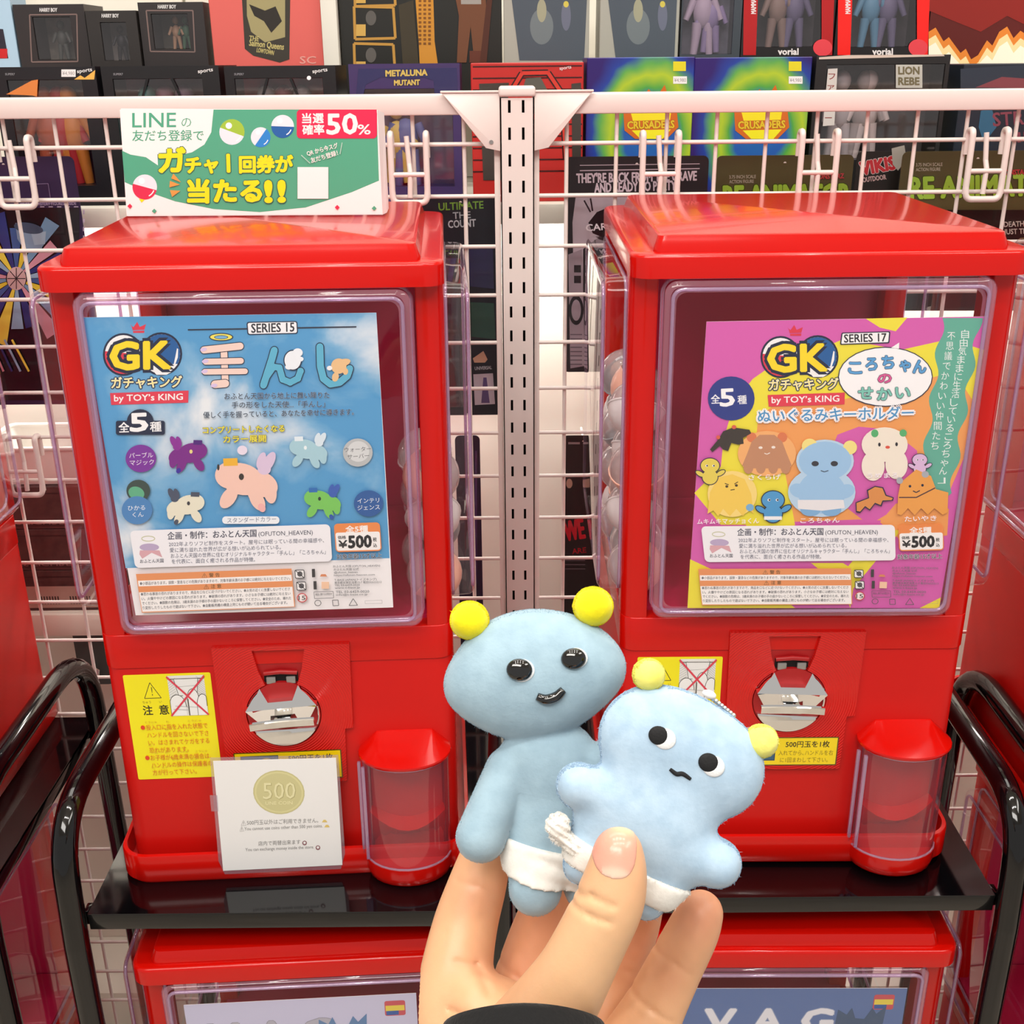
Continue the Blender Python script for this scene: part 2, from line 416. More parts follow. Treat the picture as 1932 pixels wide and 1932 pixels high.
# display fixture behind the net: white panels, shelf with lip, raised shelf, uprights
fx = empty('display_fixture', 'white shop shelving unit standing behind the wire net, carrying the toy boxes', 'shelving', Matrix.Translation((0, .62, -.8)))
def fpart(name, x0, x1, y0, y1, z0, z1, m=WPANEL, bev=.001, label=None):
    b = B(); box(b, x0, x1, y0-.62, y1-.62, z0+.8, z1+.8, bev); return finish(name, b, m, fx, 30, label)
for k in range(-2, 3):
    fpart('back_panel', k*.45+.012, k*.45+.4575, .62, .635, -.78, .53)
    fpart('panel', k*.45+.012, k*.45+.4575, .86, .875, .53, 1.3)
fpart('shelf', -1.1, 1.15, .49, .86, .527, .5445); fpart('shelf_lip', -1.1, 1.15, .478, .49, .5226, .5445)
fpart('shelf', -1.1, 1.15, .665, .86, .64, .655)
fpart('riser', -1.1, 1.15, .80, .815, .545, .64)
for x in (-.64, -.2145, .7): fpart('upright', x-.0095, x+.0095, .655, .68, .545, 1.3)
fpart('base', -1.1, 1.15, .50, .62, -.8, -.62)
fpart('shelf', -1.1, -.35, .46, .62, .035, .05); fpart('shelf_lip', -1.1, -.35, .45, .46, .02, .05)
fpart('panel_edge', .115, .121, .6, .62, -.6, .53)

# ------------------------------------------------------------------ wire net panels and slotted post
NY = .355
def wire(parent, name, p0, p1, r=.0021):
    b = B(); tube(b, [p0, p1], r, 8); return finish(name, b, WHITE, parent, 60)
def net(name, x0, x1, xs, label):
    t = empty(name, label, 'wire net', Matrix.Translation((x0, NY, -.8)))
    off = Vector((-x0, -NY, .8))
    for x in xs: wire(t, 'vertical_wire', Vector((x, NY, -.78))+off, Vector((x, NY, .65))+off)
    k = 0
    while .617-.05*k > -.75:
        z = .617-.05*k; wire(t, 'horizontal_wire', Vector((x0, NY-.004, z))+off, Vector((x1, NY-.004, z))+off); k += 1
    b = B(); box(b, 0, x1-x0, -.012, .012, .8+.6446, .8+.6640, .002); finish('top_rail', b, WHITE, t, 30)
    b = B(); q = 0 if x0 > 0 else x1-x0-.006
    box(b, q, q+.006, -.006, .006, .02, 1.44, .001); finish('side_rail', b, WHITE, t, 30)
    return t
net('wire_net', -.95, -.0085, [-.0443-.0505*k for k in range(18)], 'white wire net panel on the left of the slotted post, with flat top rail')
net('wire_net', .0245, 1.0, [.0577+.0495*k for k in range(19)], 'white wire net panel on the right of the slotted post, with flat top rail')
post = empty('slotted_post', 'white slotted metal post with triangular brackets between the two wire nets', 'post', Matrix.Translation((.0085, NY, -.8)))
def build_post():
    b = B(); X = [-.0165, -.0088, -.0062, .0046, .0072, .0165]; yf = -.018
    zt = 1.46; zs = []
    z = zt-.0105
    rows = [(zt, None)]
    cells = []; k = 0; top = zt
    while True:
        s1 = .8+.6535+.0045-.025*k; s0 = s1-.0115
        if s0 < .05: break
        cells.append((top, s1, False)); cells.append((s1, s0, True)); top = s0; k += 1
    cells.append((top, 0, False))
    for (za, zb, slot) in cells:
        for i in range(5):
            if slot and i in (1, 3): continue
            v = [b.verts.new(p) for p in ((X[i], yf, zb), (X[i+1], yf, zb), (X[i+1], yf, za), (X[i], yf, za))]; b.faces.new(v)
    bmesh.ops.remove_doubles(b, verts=b.verts, dist=1e-5)
    for sx in (-1, 1):
        x = .0165*sx; box(b, min(x, x-.0012*sx), max(x, x-.0012*sx), yf, .02, 0, zt)
    finish('front_channel', b, WHITE, post, 0)
    b = B(); box(b, -.015, .015, .006, .008, 0, zt-.002); finish('channel_shade', b, HOLE, post, 0)  # black sheet inside the post stands for the shade behind its slots
    b = B(); box(b, -.0178, .0178, -.0205, .022, 1.461, 1.4705, .0025, 3); finish('post_cap', b, WHITE, post, 40)
    for sx in (-1, 1):
        b = B(); prism(b, [(sx*.0168, .8+.6655), (sx*.074, .8+.6655), (sx*.069, .8+.661), (sx*.031, .8+.614), (sx*.0168, .8+.611)], -.0165, -.015, .0004)
        finish('triangular_bracket', b, WHITE, post, 30)
        b = B(); box(b, min(sx*.0168, sx*.074), max(sx*.0168, sx*.074), -.018, -.0148, .8+.665, .8+.667, .0005); finish('bracket_edge', b, WHITE, post, 30)
    b = B(); b2 = ell(-.0255, .8+.6195, .0021, .0021, 16); prism(b, b2, -.0172, -.016); finish('rivet', b, STEEL, post, 60)
build_post()
# white card hooks that clip over the net
def hook(x, z, label, lean=0, parent=None):
    t = empty('display_hook', label, 'hook', Matrix.Translation((x, NY-.01, z)) @ Matrix.Rotation(lean, 4, 'Y'), 'card hooks clipped over the net')
    for sx in (-1, 1):
        b = B(); tube(b, arc_path([(sx*.0175, .006, -.015), (sx*.0175, .006, .008), (sx*.0175, -.006, .009), (sx*.0175, -.006, -.05), (sx*.0175, -.006, -.052)], .005), .0031, 8); finish('prong', b, WHITE, t, 60)
    b = B(); tube(b, arc_path([(-.0175, -.006, -.045), (-.0165, -.007, -.057), (.0165, -.007, -.057), (.0175, -.006, -.045)], .007), .0031, 8); finish('bottom_bend', b, WHITE, t, 60)
    b = B(); tube(b, [(-.0175, -.006, -.03), (.0175, -.006, -.03)], .0024, 8); finish('rung', b, WHITE, t, 60)
    b = B(); tube(b, arc_path([(0, -.006, -.052), (.001, -.005, -.028), (0, -.002, -.02), (-.002, 0, .006)], .004), .0026, 8); finish('middle_tongue', b, WHITE, t, 60)
    return t
for px, z, lb in ((28, .619, 'white wire card hook at the far left end of the top net row'), (772, .6195, 'white wire card hook just left of the triangular bracket'),
                  (1244, .618, 'white wire card hook above the left end of the right machine'), (1540, .618, 'white wire card hook above the middle of the right machine'),
                  (1856, .618, 'white wire card hook on the net above the right end of the right machine')):
    hook(at(px, 262, NY).x, z, lb)
hook(at(42, 840, NY).x+.004, at(42, 832, NY).z, 'white wire card hook low on the net left of the left machine')

# ------------------------------------------------------------------ carts (black tube stands)
def stand(x0, x1, yf, label, zt=.094, curved=False):
    """x0,x1: tray edges; yf: tray front"""
    cx = (x0+x1)/2; t = empty('machine_stand', label, 'stand', Matrix.Translation((cx, yf+.17, -.8)))
    o = Vector((-cx, -(yf+.17), .8)); hw = (x1-x0)/2
    for sx in (-1, 1):
        x = cx+sx*(hw+.0125)
        b = B(); tube(b, [Vector(p)+o for p in arc_path([(x, yf-.004, -.79), (x, yf-.004, -.03), (x, yf+.004, zt), (x, yf+.29, zt+.004), (x, yf+.31, -.79)], .085, 9)], .0112, 14)
        finish('side_frame', b, BLACK, t, 60)
        for yy in (yf+.004, yf+.31):
            b = B(); tube(b, [Vector((x, yy, -.8))+o, Vector((x, yy, -.775))+o], .014, 12); finish('foot_cap', b, DARK, t, 60)
    b = B(); box(b, -hw, hw, -.17, .15, .797, .8, 0)
    finish('tray', b, BLACK, t, 30)
    for (a0, a1, c0, c1, nm) in ((-hw, hw, -.1702, -.1672, 'tray_front_edge'), (-hw, hw, .147, .15, 'tray_back_edge'), (-hw, -hw+.003, -.167, .147, 'tray_side_edge'), (hw-.003, hw, -.167, .147, 'tray_side_edge')):
        b = B(); box(b, a0, a1, c0, c1, .783, .7998, .0008); finish(nm, b, BLACK, t, 30)
    b = B(); box(b, -hw, hw, -.17, .15, .1785, .1812); finish('lower_tray', b, BLACK, t, 30)
    for sx in (-1, 1):
        for yy in (-.165, .13):
            b = B(); box(b, min(sx*hw, sx*(hw+.006)), max(sx*hw, sx*(hw+.006)), yy, yy+.012, .784, .7985, .001); finish('weld', b, BLACK, t, 30)
    return t
stand(-.3764, -.026, -.0318, 'black enamelled tube stand under the left machine', .096)
stand(.052, .4270, -.0002-.018, 'black enamelled tube stand under the right machine', .088)
stand(-.90, -.478, -.03, 'black tube stand at the far left edge, its rounded frame beside the left machine', .108)
stand(.506, .87, -.03, 'black tube stand at the far right edge, its frame running past the right machine', .083)

# ------------------------------------------------------------------ capsule vending machine
BF = .0156
def machine(name, label, m):
    t = empty(name, label, 'vending machine', mmat(m), 'red capsule vending machines')
    P = lambda nm, b, mt, s=35, par=None, lb=None: finish(nm, b, mt, par or t, s, lb)
    # cap
    b = B(); slab(b, rrect(-.15, .15, 0, .312, .016, 6), .538, .5563, .0035, nf=4); P('top_cap', b, RED)
    b = B()
    A = rrect(-.1325, .1325, .006, .284, .008, 4); Bq = rrect(-.130, .130, .0084, .281, .007, 4)
    def rg(p, z): return [(x, y, z) for x, y in p]
    sh = lambda p, s: [(x*(1-s), .145+(y-.145)*(1-s)) for x, y in p]
    loft(b, [rg(A, .5555), rg(A, .5585), rg(Bq, .5655), rg(sh(Bq, .006), .5682), rg(sh(Bq, .02), .5692)])
    P('raised_lid', b, RED)
    # posts and frame of the window section
    for sx in (-1, 1):
        b = B(); x0, x1 = sx*.149, sx*.127
        slab(b, rrect(min(x0, x1), max(x0, x1), BF, BF+.03, .01, 5, rs=(.001, .001, .013 if sx < 0 else .001, .013 if sx > 0 else .001)), .247, .538); P('front_post', b, RED)
        b = B(); box(b, min(x0, x1), max(x0, x1), .27, .297, .247, .538, .003); P('rear_post', b, RED)
    b = B(); box(b, -.13, .13, .292, .297, .247, .538); P('back_wall', b, REDD)
    b = B(); box(b, -.146, .146, .018, .294, .5375, .539); P('inner_roof', b, REDD)
    b = B(); box(b, -.14, .14, .03, .29, .247, .2505); P('capsule_floor', b, REDD)
    b = B(); slab(b, rrect(-.149, .149, BF-.001, .298, .014, 6), .2155, .247, .001); P('collar_band', b, RED)
    # lower body
    b = B(); slab(b, rrect(-.1488, .1488, BF, .297, .015, 6), .008, .2150, .0012); P('lower_body', b, REDM)
    b = B(); o = rrect(-.1593, .1593, 0, .306, .026, 8); i_ = rrect(-.1555, .1555, .004, .302, .023, 8)
    loft(b, [[(x*.985, .153+(y-.153)*.985, 0) for x, y in o], rg(o, .004), rg(o, .0285), rg([(x*.996, .153+(y-.153)*.996) for x, y in o], .0299), rg(i_, .0299), rg(i_, .008)], True, True, True); P('base_tray', b, RED)
    # windows : front cover
    def cover(nm, w, z0, z1, y0, y1, r, M=None, par=None):
        """clear box with open back, face at y1, made of face + rounded wall + rim"""
        zc = (z0+z1)/2
        def rr_(d, y, rad): return [(x, y, z) for x, z in rrect(-w+d, w-d, z0+d, z1-d, rad, 6)]
        t_ = bmesh.new(); rs = [rr_(0, y0, r), rr_(.0005, y1+.007, r)]
        for k in range(1, 5):
            a = math.pi/2*k/4; rs.append(rr_(.0005+.006*(1-math.cos(a)), y1+.007-.007*math.sin(a), r*.9))
        loft(t_, rs, True, False, True)
        bb = B(); merge(bb, t_, M); o = P(nm, bb, CLR, 50, par)
        for (d, yy, rr2, nm2) in ((.0012, y0-.0015, r, 'cover_rim'), (.0075, y1+.0016, r*.7, 'cover_step')):
            bb = B(); t_ = bmesh.new(); tube(t_, [(x, y, z) for x, y, z in rr_(d, yy, rr2)], .0016, 8, closed=True); merge(bb, t_, M); P(nm2, bb, CLRE, 60, o)
        return o
    fb = cover('front_cover', .1255, .2535, .5378, BF-.001, -.0035, .011)
    t_ = bmesh.new()
    for d0, d1, yy in ((.0015, .0062, .0012), (.0078, .0105, .0022)):
        o_ = [t_.verts.new((x, yy, z)) for x, z in rrect(-.1255+d0, .1255-d0, .2535+d0, .5378-d0, .010, 6)]; i_ = [t_.verts.new((x, yy, z)) for x, z in rrect(-.1255+d1, .1255-d1, .2535+d1, .5378-d1, .008, 6)]
        for k in range(len(o_)): t_.faces.new((o_[k], o_[(k+1) % len(o_)], i_[(k+1) % len(o_)], i_[k]))
    bb = B(); merge(bb, t_); P('cover_light_streaks', bb, BORD, 30, fb)  # added bands that imitate light streaks along the cover edge
    bb = B(); tube(bb, [(-.118, BF-.002, .2548), (.118, BF-.002, .2548)], .0022, 8); P('cover_sill', bb, CLRE, 60)
    for sx in (-1, 1):
        # side bubble : local frame where its face looks along -y
        M = Matrix.Translation((sx*.1485, .155, 0)) @ Matrix.Rotation(sx*math.pi/2, 4, 'Z')
        cover('side_cover', .124, .262, .5325, 0, -.0205, .014, M)
    # coin plate
    pl = [(-.0556, .2340), (.0605, .2340), (.0590, .1508), (.0520, .1500), (.0505, .0955), (-.0535, .0955)]
    notch = [(.0222, .2302), (.0185, .2105), (.0145, .1985)]
    t_ = bmesh.new(); cz = .167; R_ = .0325; yf = BF-.0045
    # outline with keyhole opening
    ah = math.atan2(.1985-cz, .0145)
    circ = [(R_*math.cos(ah-(2*ah+math.pi-2*math.pi) * 0 - (2*math.pi-(math.pi-2*ah))*k/40), cz+R_*math.sin(ah-(2*math.pi-(math.pi-2*ah))*k/40)) for k in range(41)]
    hole = notch + circ + [(-x, z) for x, z in notch[::-1]]
    outer = [(-.0556, .2340), (-.0535, .0955), (.0505, .0955), (.0520, .1500), (.0590, .1508), (.0605, .2340)]
    tr = tessellate_polygon([[Vector((x, z, 0)) for x, z in outer], [Vector((x, z, 0)) for x, z in hole]])
    allp = outer+hole; va = [t_.verts.new((x, yf, z)) for x, z in allp]
    for f in tr:
        try: t_.faces.new([va[i] for i in f])
        except ValueError: pass
    def wall(pts, y1, s=1, mt=None):
        a = [t_.verts.new((x, yf, z)) for x, z in pts]; c_ = [t_.verts.new((x, y1, z)) for x, z in pts]
        for i in range(len(pts)): t_.faces.new((a[i], a[(i+1) % len(pts)], c_[(i+1) % len(pts)], c_[i]))
    wall(outer, BF+.0005); wall(hole, BF+.012)
    b = B(); merge(b, t_); P('coin_plate', b, RIDGE, 30)
    b = B(); prism(b, outer, BF-.0005, BF-.0002) if False else None
    b = B(); box(b, -.024, .024, BF-.0003, BF-.0001, .196, .2345); P('slot_recess', b, REDI, 30)
    b = B(); tube(b, [(-.014, BF-.0015, .2065), (0, BF-.003, .2085), (.014, BF-.0015, .2065)], .0022, 8); P('slot_ridge', b, REDI, 60)
    b = B(); box(b, -.0145, .0145, BF-.0008, BF-.0003, .1975, .2065); P('slot_gap', b, HOLE)  # black plate stands for the shade in the gap
    for sx in (-1, 1):
        b = B(); box(b, min(sx*.0045, sx*.0125), max(sx*.0045, sx*.0125), BF-.0035, BF-.001, .1965, .2035, .0008); P('coin_guide', b, STEEL)
    # knob
    kn = B(); prism(kn, ell(0, 0, .0315, .0315, 40), -.0015, .004)
    knob = finish('turn_knob', kn, REDI, t, 35); knob.location = (0, BF-.0025, cz)
    def K(nm, b, mt=CHROME, s=30): return finish(nm, b, mt, knob, s)
    b = B(); cp_ = [(.0305*math.cos(math.radians(a)), .0305*math.sin(math.radians(a))) for a in range(205, 336, 6)]
    prism(b, cp_, -.0045, -.001, .0012); K('chrome_crescent', b)
    b = B(); tube(b, [(.0305*math.cos(math.radians(a)), -.0025, .0305*math.sin(math.radians(a))) for a in range(-24, 12, 5)], .0012, 6); K('chrome_rim', b, CHROME, 60)
    wing = [(-.0105, .0165), (-.0165, .0285)] + [(.031*math.cos(math.radians(a)), .031*math.sin(math.radians(a))) for a in range(128, 163, 7)] + \
           [(-.0305, .0105), (-.0205, -.008), (-.0125, -.008), (-.0105, .0025)]
    wing = wing + [(-x, z) for x, z in wing[::-1]]
    tb = bmesh.new(); a = [tb.verts.new((x, 0, z)) for x, z in wing]; tb.faces.new(a)
    bmesh.ops.triangulate(tb, faces=tb.faces)
    for zc in (.0105, .020, .003, -.002): 
        bmesh.ops.bisect_plane(tb, geom=tb.verts[:]+tb.edges[:]+tb.faces[:], plane_co=(0, 0, zc), plane_no=(0, 0, 1))
    for v in tb.verts:
        z = v.co.z; v.co.y = -(.0098-.0065*max(0, (z-.0105)/.02)**1.2) if z > .0105 else -(.0098-.0065*(.0105-z)/.0185)
    ext = bmesh.ops.extrude_face_region(tb, geom=tb.faces[:])
    for v in [g for g in ext['geom'] if isinstance(g, bmesh.types.BMVert)]: v.co.y = -.001
    b = B(); merge(b, tb); K('chrome_wings', b, CHROME, 12)
    b = B(); box(b, -.0075, .0075, -.017, -.001, -.0045, .0015, .001); K('knob_stem', b)
    tb = bmesh.new(); rings = []
    for k in range(13):
        u = -1+2*k/12; x = u*.0275; zc = .0005-.0022*u*u; yy = -.0200+.0022*u*u; h = .0036
        rings.append([(x, yy+dy, zc+dz) for dy, dz in ((0, -h+.0008), (0, h-.0008), (.0008, h), (.0035, h), (.0035, -h), (.0008, -h))])
    loft(tb, rings); b = B(); merge(b, tb); K('grip_bar', b, CHROME, 30)
    # dispenser
    cx, cy = .1035, .007
    def er(rx, ry, z, n=28, dx=0, dy=0): return [(cx+dx+rx*math.cos(2*math.pi*k/n), cy+dy+ry*math.sin(2*math.pi*k/n), z) for k in range(n)]
    b = B(); loft(b, [er(.034, .026, 0), er(.0375, .029, .003), er(.0395, .0305, .010), er(.0395, .0305, .0205), er(.0375, .0285, .0215), er(.037, .028, .017)]); cup = P('dispenser_cup', b, RED, 50)
    b = B(); loft(b, [er(.0405, .031, .1265), er(.0412, .0317, .1285), er(.0408, .0314, .1300), [(cx+max(-.0245, min(.0245, p[0]-cx)), cy+.0075+.25*max(0, p[1]-cy)+.04*(p[1]-cy), .1440) for p in er(.0408, .0314, 0)]]); P('dispenser_hood', b, RED, 22)
    b = B(); loft(b, [er(.0385, .0298, .0215), er(.0385, .0298, .127)], True, False, False); door = P('dispenser_door', b, CLRD, 50)
    for z in (.0215, .1262):
        b = B(); tube(b, er(.0385, .0298, z), .0011, 6, closed=True); P('door_rim', b, CLRE, 60, door)
    for dx, dy in ((-.0405, -.004), (-.0365, -.0125)):
        b = B(); box(b, cx+dx-.0016, cx+dx+.0016, cy+dy-.003, cy+dy+.0005, .0235, .1215, .0008); P('door_pull', b, CLRE, 30, door)
    b = B(); loft(b, [[(cx+.034*math.cos(a), cy+.026*math.sin(a), .02) for a in np.linspace(0, math.pi, 14)], [(cx+.034*math.cos(a), cy+.026*math.sin(a), .127) for a in np.linspace(0, math.pi, 14)]], False, False, False); P('chute_back', b, REDI, 50)
    tb = bmesh.new(); rr3 = []
    for k in range(9):
        u = -1+k/4; rr3.append([(cx+u*.034, cy+.010+.012*(1-u*u)-.0, .02), (cx+u*.034, cy-.006*(1-u*u), .046+.018*u*u), (cx+u*.034, cy+.022, .056+.016*u*u)])
    loft(tb, rr3, False, False, False); b = B(); merge(b, tb); P('scoop', b, RED, 60)
    # stickers
    f = plane(m if m == 'L' else 'L', BF)
    A_ = Art(lambda x, z: (x, z), BF-.0004)
    sticker_art(A_); A_.build('warning_sticker', t, GLOSSP, label='yellow caution sticker with crossed-out finger drawing')
    A_ = Art(lambda x, z: (x, z), yf-.0003); coin_art(A_); A_.build('coin_label', t, GLOSSP, label='yellow label asking for one 500 yen coin')
    return t

def sticker_art(a):
    """authored in local metres on the lower body (x, z)"""
    Y_, K_ = '#f2e40c', '#26200c'; O_ = '#d8661c'
    x0, x1, z0, z1 = -.1337, -.0598, .1026, .2088
    s = .0001*4.47      # one photo pixel
    def fx(px, py): return (x0+(px)/166*(x1-x0), z1-(py)/194*(z1-z0))   # 166 x 194 unit sheet
    g = Art(fx, a.y); a.f = fx
    a.poly(rrect(0, 166, 0, 194, 3, 3), Y_)
    a.line([(35, 43), (49, 15), (67, 43)], 1.2, K_, True); a.text('!', 48, 38, 54, 38, 22, K_, .02)
    a.text('ちゅう', 30, 52, 46, 52, 5.5, '#7a6a10'); a.text('い', 62, 52, 67, 52, 5.5, '#7a6a10')
    a.text('注', 29, 72, 47, 72, 19, K_, .035); a.text('意', 60, 72, 78, 72, 19, K_, .035)
    a.rect(83, 4, 153, 77, '#e6e4e2')
    for i in range(14):
        a.line([(83, 18+i*4.2), (98, 8+i*4.6)], .6, '#a8a8a8'); a.line([(153, 18+i*4.2), (138, 6+i*4.2)], .6, '#a8a8a8')
    a.poly([(94, 10), (142, 10), (138, 38), (132, 46), (104, 46), (98, 38)], '#e9e8e8')
    a.line([(83, 9.5), (153, 9.5)], 1, K_); a.line([(95, 10), (101, 40), (109, 40)], 1, K_); a.line([(141, 10), (136, 40)], 1, K_); a.line([(99, 24), (137, 22)], .6, '#999999')
    for cxx, r0 in ((97, 16), (128, 11), (146, 12)):
        pts = ell(cxx, 60 if cxx != 128 else 46, r0, 22 if cxx != 128 else 18, 20, 180, 360)
        pts = [(x, y) for x, y in pts]+[(cxx+r0, 76), (cxx-r0, 76)]
        pts = [(min(max(x, 83), 153), y) for x, y in pts]; a.poly(pts, '#efeeee'); a.line(pts[:-2], 1, K_); a.line([(pts[0]), (pts[-1])], .8, K_)
    a.line([(118, 46), (118, 76)], 1, K_); a.line([(88, 64), (116, 66)], .6, '#888888'); a.line([(92, 58), (140, 62)], .6, '#999999')
    a.line([(82, 5), (154, 76)], 3.4, '#d93a50'); a.line([(154, 5), (82, 76)], 3.4, '#d93a50')
    L = ['投入口に指を入れた状態で', 'ハンドルを回さないで下さ', 'い。はさまれてケガをする', '恐れがあります。', 'お子様が6歳未満の場合は、', 'ハンドルの操作は保護者の', '方が行って下さい。']
    y = 100
    for i, l in enumerate(L):
        n = len(l); xs = 30; w = 12*9.9
        if i in (3, 6): w = n*9.6
        a.text(l, xs, y, xs+w, y, 11.2, O_, .015); y += 14.2
        if i in (0, 4): a.ell(24, y-14.2-4.5, 4.1, 4.1, '#e0401c')
    for i, (yy, w) in enumerate(((87.5, (30, 52, 70, 76, 112, 138)), (101.8, (66, 72)), (130, (30, 36)), (144.6, (40, 46, 60, 66, 84, 104, 120, 142)), (159, (72, 84, 108, 120)), (173, (30, 36, 50, 60)))):
        for p, q in zip(w[::2], w[1::2]): a.text('とうにゅ'[:max(1, int((q-p)/5))], p, yy, q, yy, 4.4, '#c8901c')
def coin_art(a):
    x0, x1, z0, z1 = -.0462, .0462, .1005, .1282
    def fx(px, py): return (x0+px/190*(x1-x0), z1-py/52*(z1-z0))
    a.f = fx; a.poly(rrect(-2, 192, -2, 54, 2, 3), '#5a4a10'); a.rect(0, 0, 190, 52, '#f2d410')
    a.rect(10, 5, 78, 44, '#1d3f5e'); a.rect(12, 7, 76, 42, '#2f5a78')
    a.ell(56, 25, 15, 15, '#c8b23c'); a.ell(56, 25, 13, 13, '#d9c65a'); a.text('500', 46, 29, 66, 29, 12, '#8a7a20', .02)
    a.poly([(16, 14), (34, 20), (38, 28), (30, 34), (14, 38)], '#c88c5a')
    a.text('500円玉を1枚', 96, 17, 176, 17, 13.5, '#2a2208', .03)
    a.text('入れてから､ハンドルを右', 84, 33, 184, 33, 11, '#8a7210'); a.text('に1回まわして下さい｡', 88, 47, 176, 47, 11, '#8a7210')
# ------------------------------------------------------------------ printed sheets
def zf(base, ox, oy, sc): return lambda x, y: base(ox+x*sc, oy+y*sc)
def sheet(name, label, cat, m, y, corners, th=.0004, group=None, mtl=None, part='paper'):
    t = empty(name, label, cat, mmat(m), group)
    P = [loc(m, *c, y) for c in corners]; b = B(); prism(b, P, y, y+th); finish(part, b, mtl or mat('white_paper', '#f1eff0', .5), t, 0); return t
def sky_material():
    m = mat('sky_print', '#5d9fce', .45).copy(); m.name = 'sky_print_clouds'; nt = m.node_tree; b = nt.nodes['Principled BSDF']; tc = nt.nodes.new('ShaderNodeTexCoord')
    n = nt.nodes.new('ShaderNodeTexNoise'); n.inputs['Scale'].default_value = 11; n.inputs['Detail'].default_value = 6; n.inputs['Distortion'].default_value = .4
    mp = nt.nodes.new('ShaderNodeMapping'); mp.inputs['Location'].default_value = (3.3, 0, 1.15); nt.links.new(tc.outputs['Object'], mp.inputs[0]); nt.links.new(mp.outputs[0], n.inputs[0])
    r = nt.nodes.new('ShaderNodeValToRGB'); e = r.color_ramp.elements; e[0].position = .50; e[0].color = (*hx('#559ccd'), 1); e[1].position = .70; e[1].color = (*hx('#e6ebee'), 1)
    x = r.color_ramp.elements.new(.57); x.color = (*hx('#7db2d6'), 1)
    nt.links.new(n.outputs[0], r.inputs[0]); nt.links.new(r.outputs[0], b.inputs['Base Color']); return m
SKYP = sky_material()
def gk_logo(a, dx, dy):
    def q(pts): return [(x+dx, y+dy) for x, y in pts]
    K_ = '#1b2440'
    a.poly(q([(312, 145), (303, 133), (322, 150), (345, 118), (360, 148), (397, 132), (388, 165), (318, 168)]), '#d8344a'); a.poly(q([(320, 172), (388, 170), (387, 184), (321, 184)]), '#d8344a')
    a.poly(q(ell(262, 313, 122, 128, 32)), K_); a.poly(q(ell(488, 310, 126, 130, 32)), K_)
    a.poly(q(ell(262, 313, 110, 116, 32)), '#f2f2f2'); a.poly(q(ell(262, 313, 110, 116, 20, 0, 190)), '#d8344a')
    a.poly(q(ell(488, 310, 114, 118, 32)), '#f2f2f2'); a.poly(q(ell(488, 310, 114, 118, 20, -215, 30)), '#1e5c9c')
    a.poly(q([(583, 275), (590, 280), (588, 330), (572, 372), (560, 385), (572, 330)]), '#f2f2f2')
    a.poly(q([(440, 410), (470, 405), (478, 385), (488, 405), (520, 412), (548, 418), (520, 434), (460, 434)]), '#f2f2f2')
    a.text('GK', 190+dx, 400+dy, 540+dx, 392+dy, 228, '#f4d925', .07, K_, .085)
    a.text('GK', 190+dx, 400+dy, 540+dx, 392+dy, 228, '#f4d925', .06)
    a.text('ガチャキング', 192+dx, 510+dy, 612+dx, 502+dy, 74, '#f2efe0', .05, K_, .08)
    a.text('ガチャキング', 192+dx, 510+dy, 612+dx, 502+dy, 74, '#f4e58a', .015)
    a.poly(q([(183, 543), (652, 528), (650, 600), (190, 614)]), '#dd3a50')
    a.text('by TOY’s KING', 208+dx, 592+dy, 618+dx, 582+dy, 54, '#f6f2f0', .035)
def info_panel(a, dx=0, dy=0, blue=True):
    """lower information block, zoom3 coordinates"""
    D_ = '#4a4e60'
    def T(s, x0, y0, x1, y1, h, c, b=0): a.text(s, x0+dx, y0+dy, x1+dx, y1+dy, h, c, b)
    a.quad((190+dx, 710+dy), (1468+dx, 668+dy), (1482+dx, 905+dy), (225+dx, 948+dy), 30, '#f0f0f4')
    a.line([(p[0]+dx, p[1]+dy) for p in ell(308, 760, 42, 16, 20)], 6, '#c8c9a8', True)
    a.ell(315+dx, 815+dy, 62, 24, '#b9a8c8'); a.poly([(255+dx, 835+dy), (380+dx, 835+dy), (398+dx, 880+dy), (330+dx, 850+dy), (270+dx, 888+dy), (252+dx, 860+dy)], '#d8a8b0')
    T('おふとん天国', 256, 915, 406, 910, 27, D_, .02)
    T('企画・制作：おふとん天国', 432, 762, 998, 744, 52, D_, .03); T('(OFUTON_HEAVEN)', 1012, 744, 1358, 733, 40, D_, .01)
    T('2022年よりソフビ制作をスタート。屋号には眠っている間の幸福感や、', 440, 808, 1430, 782, 32, '#6a6e80', .01)
    T('愛に満ち溢れた世界が広がる想いが込められている。', 446, 846, 1155, 826, 32, '#6a6e80', .01)
    T('おふとん天国の世界に住むオリジナルキャラクター「手んし」「ころちゃん」', 452, 882, 1440, 856, 32, '#6a6e80', .01)
    T('を代表に、面白く癒される作品が特徴。', 458, 918, 990, 904, 32, '#6a6e80', .01)
def price(a, dx=0, dy=0):
    a.quad((1492+dx, 665+dy), (1785+dx, 655+dy), (1798+dx, 838+dy), (1505+dx, 846+dy), 24, '#e98c4c')
    a.quad((1502+dx, 722+dy), (1785+dx, 714+dy), (1790+dx, 830+dy), (1512+dx, 838+dy), 14, '#f4f2f0')
    a.text('全5種', 1568+dx, 716+dy, 1710+dx, 712+dy, 44, '#f6f2ee', .05)
    a.text('価格', 1518+dx, 762+dy, 1570+dx, 760+dy, 24, '#2a2a2e', .04); a.text('¥', 1524+dx, 818+dy, 1578+dx, 816+dy, 64, '#2a2a2e', .05)
    a.text('500', 1588+dx, 818+dy, 1732+dx, 812+dy, 108, '#222226', .07); a.text('税', 1742+dx, 776+dy, 1766+dx, 775+dy, 28, '#2a2a2e', .03); a.text('込', 1744+dx, 812+dy, 1768+dx, 811+dy, 28, '#2a2a2e', .03)
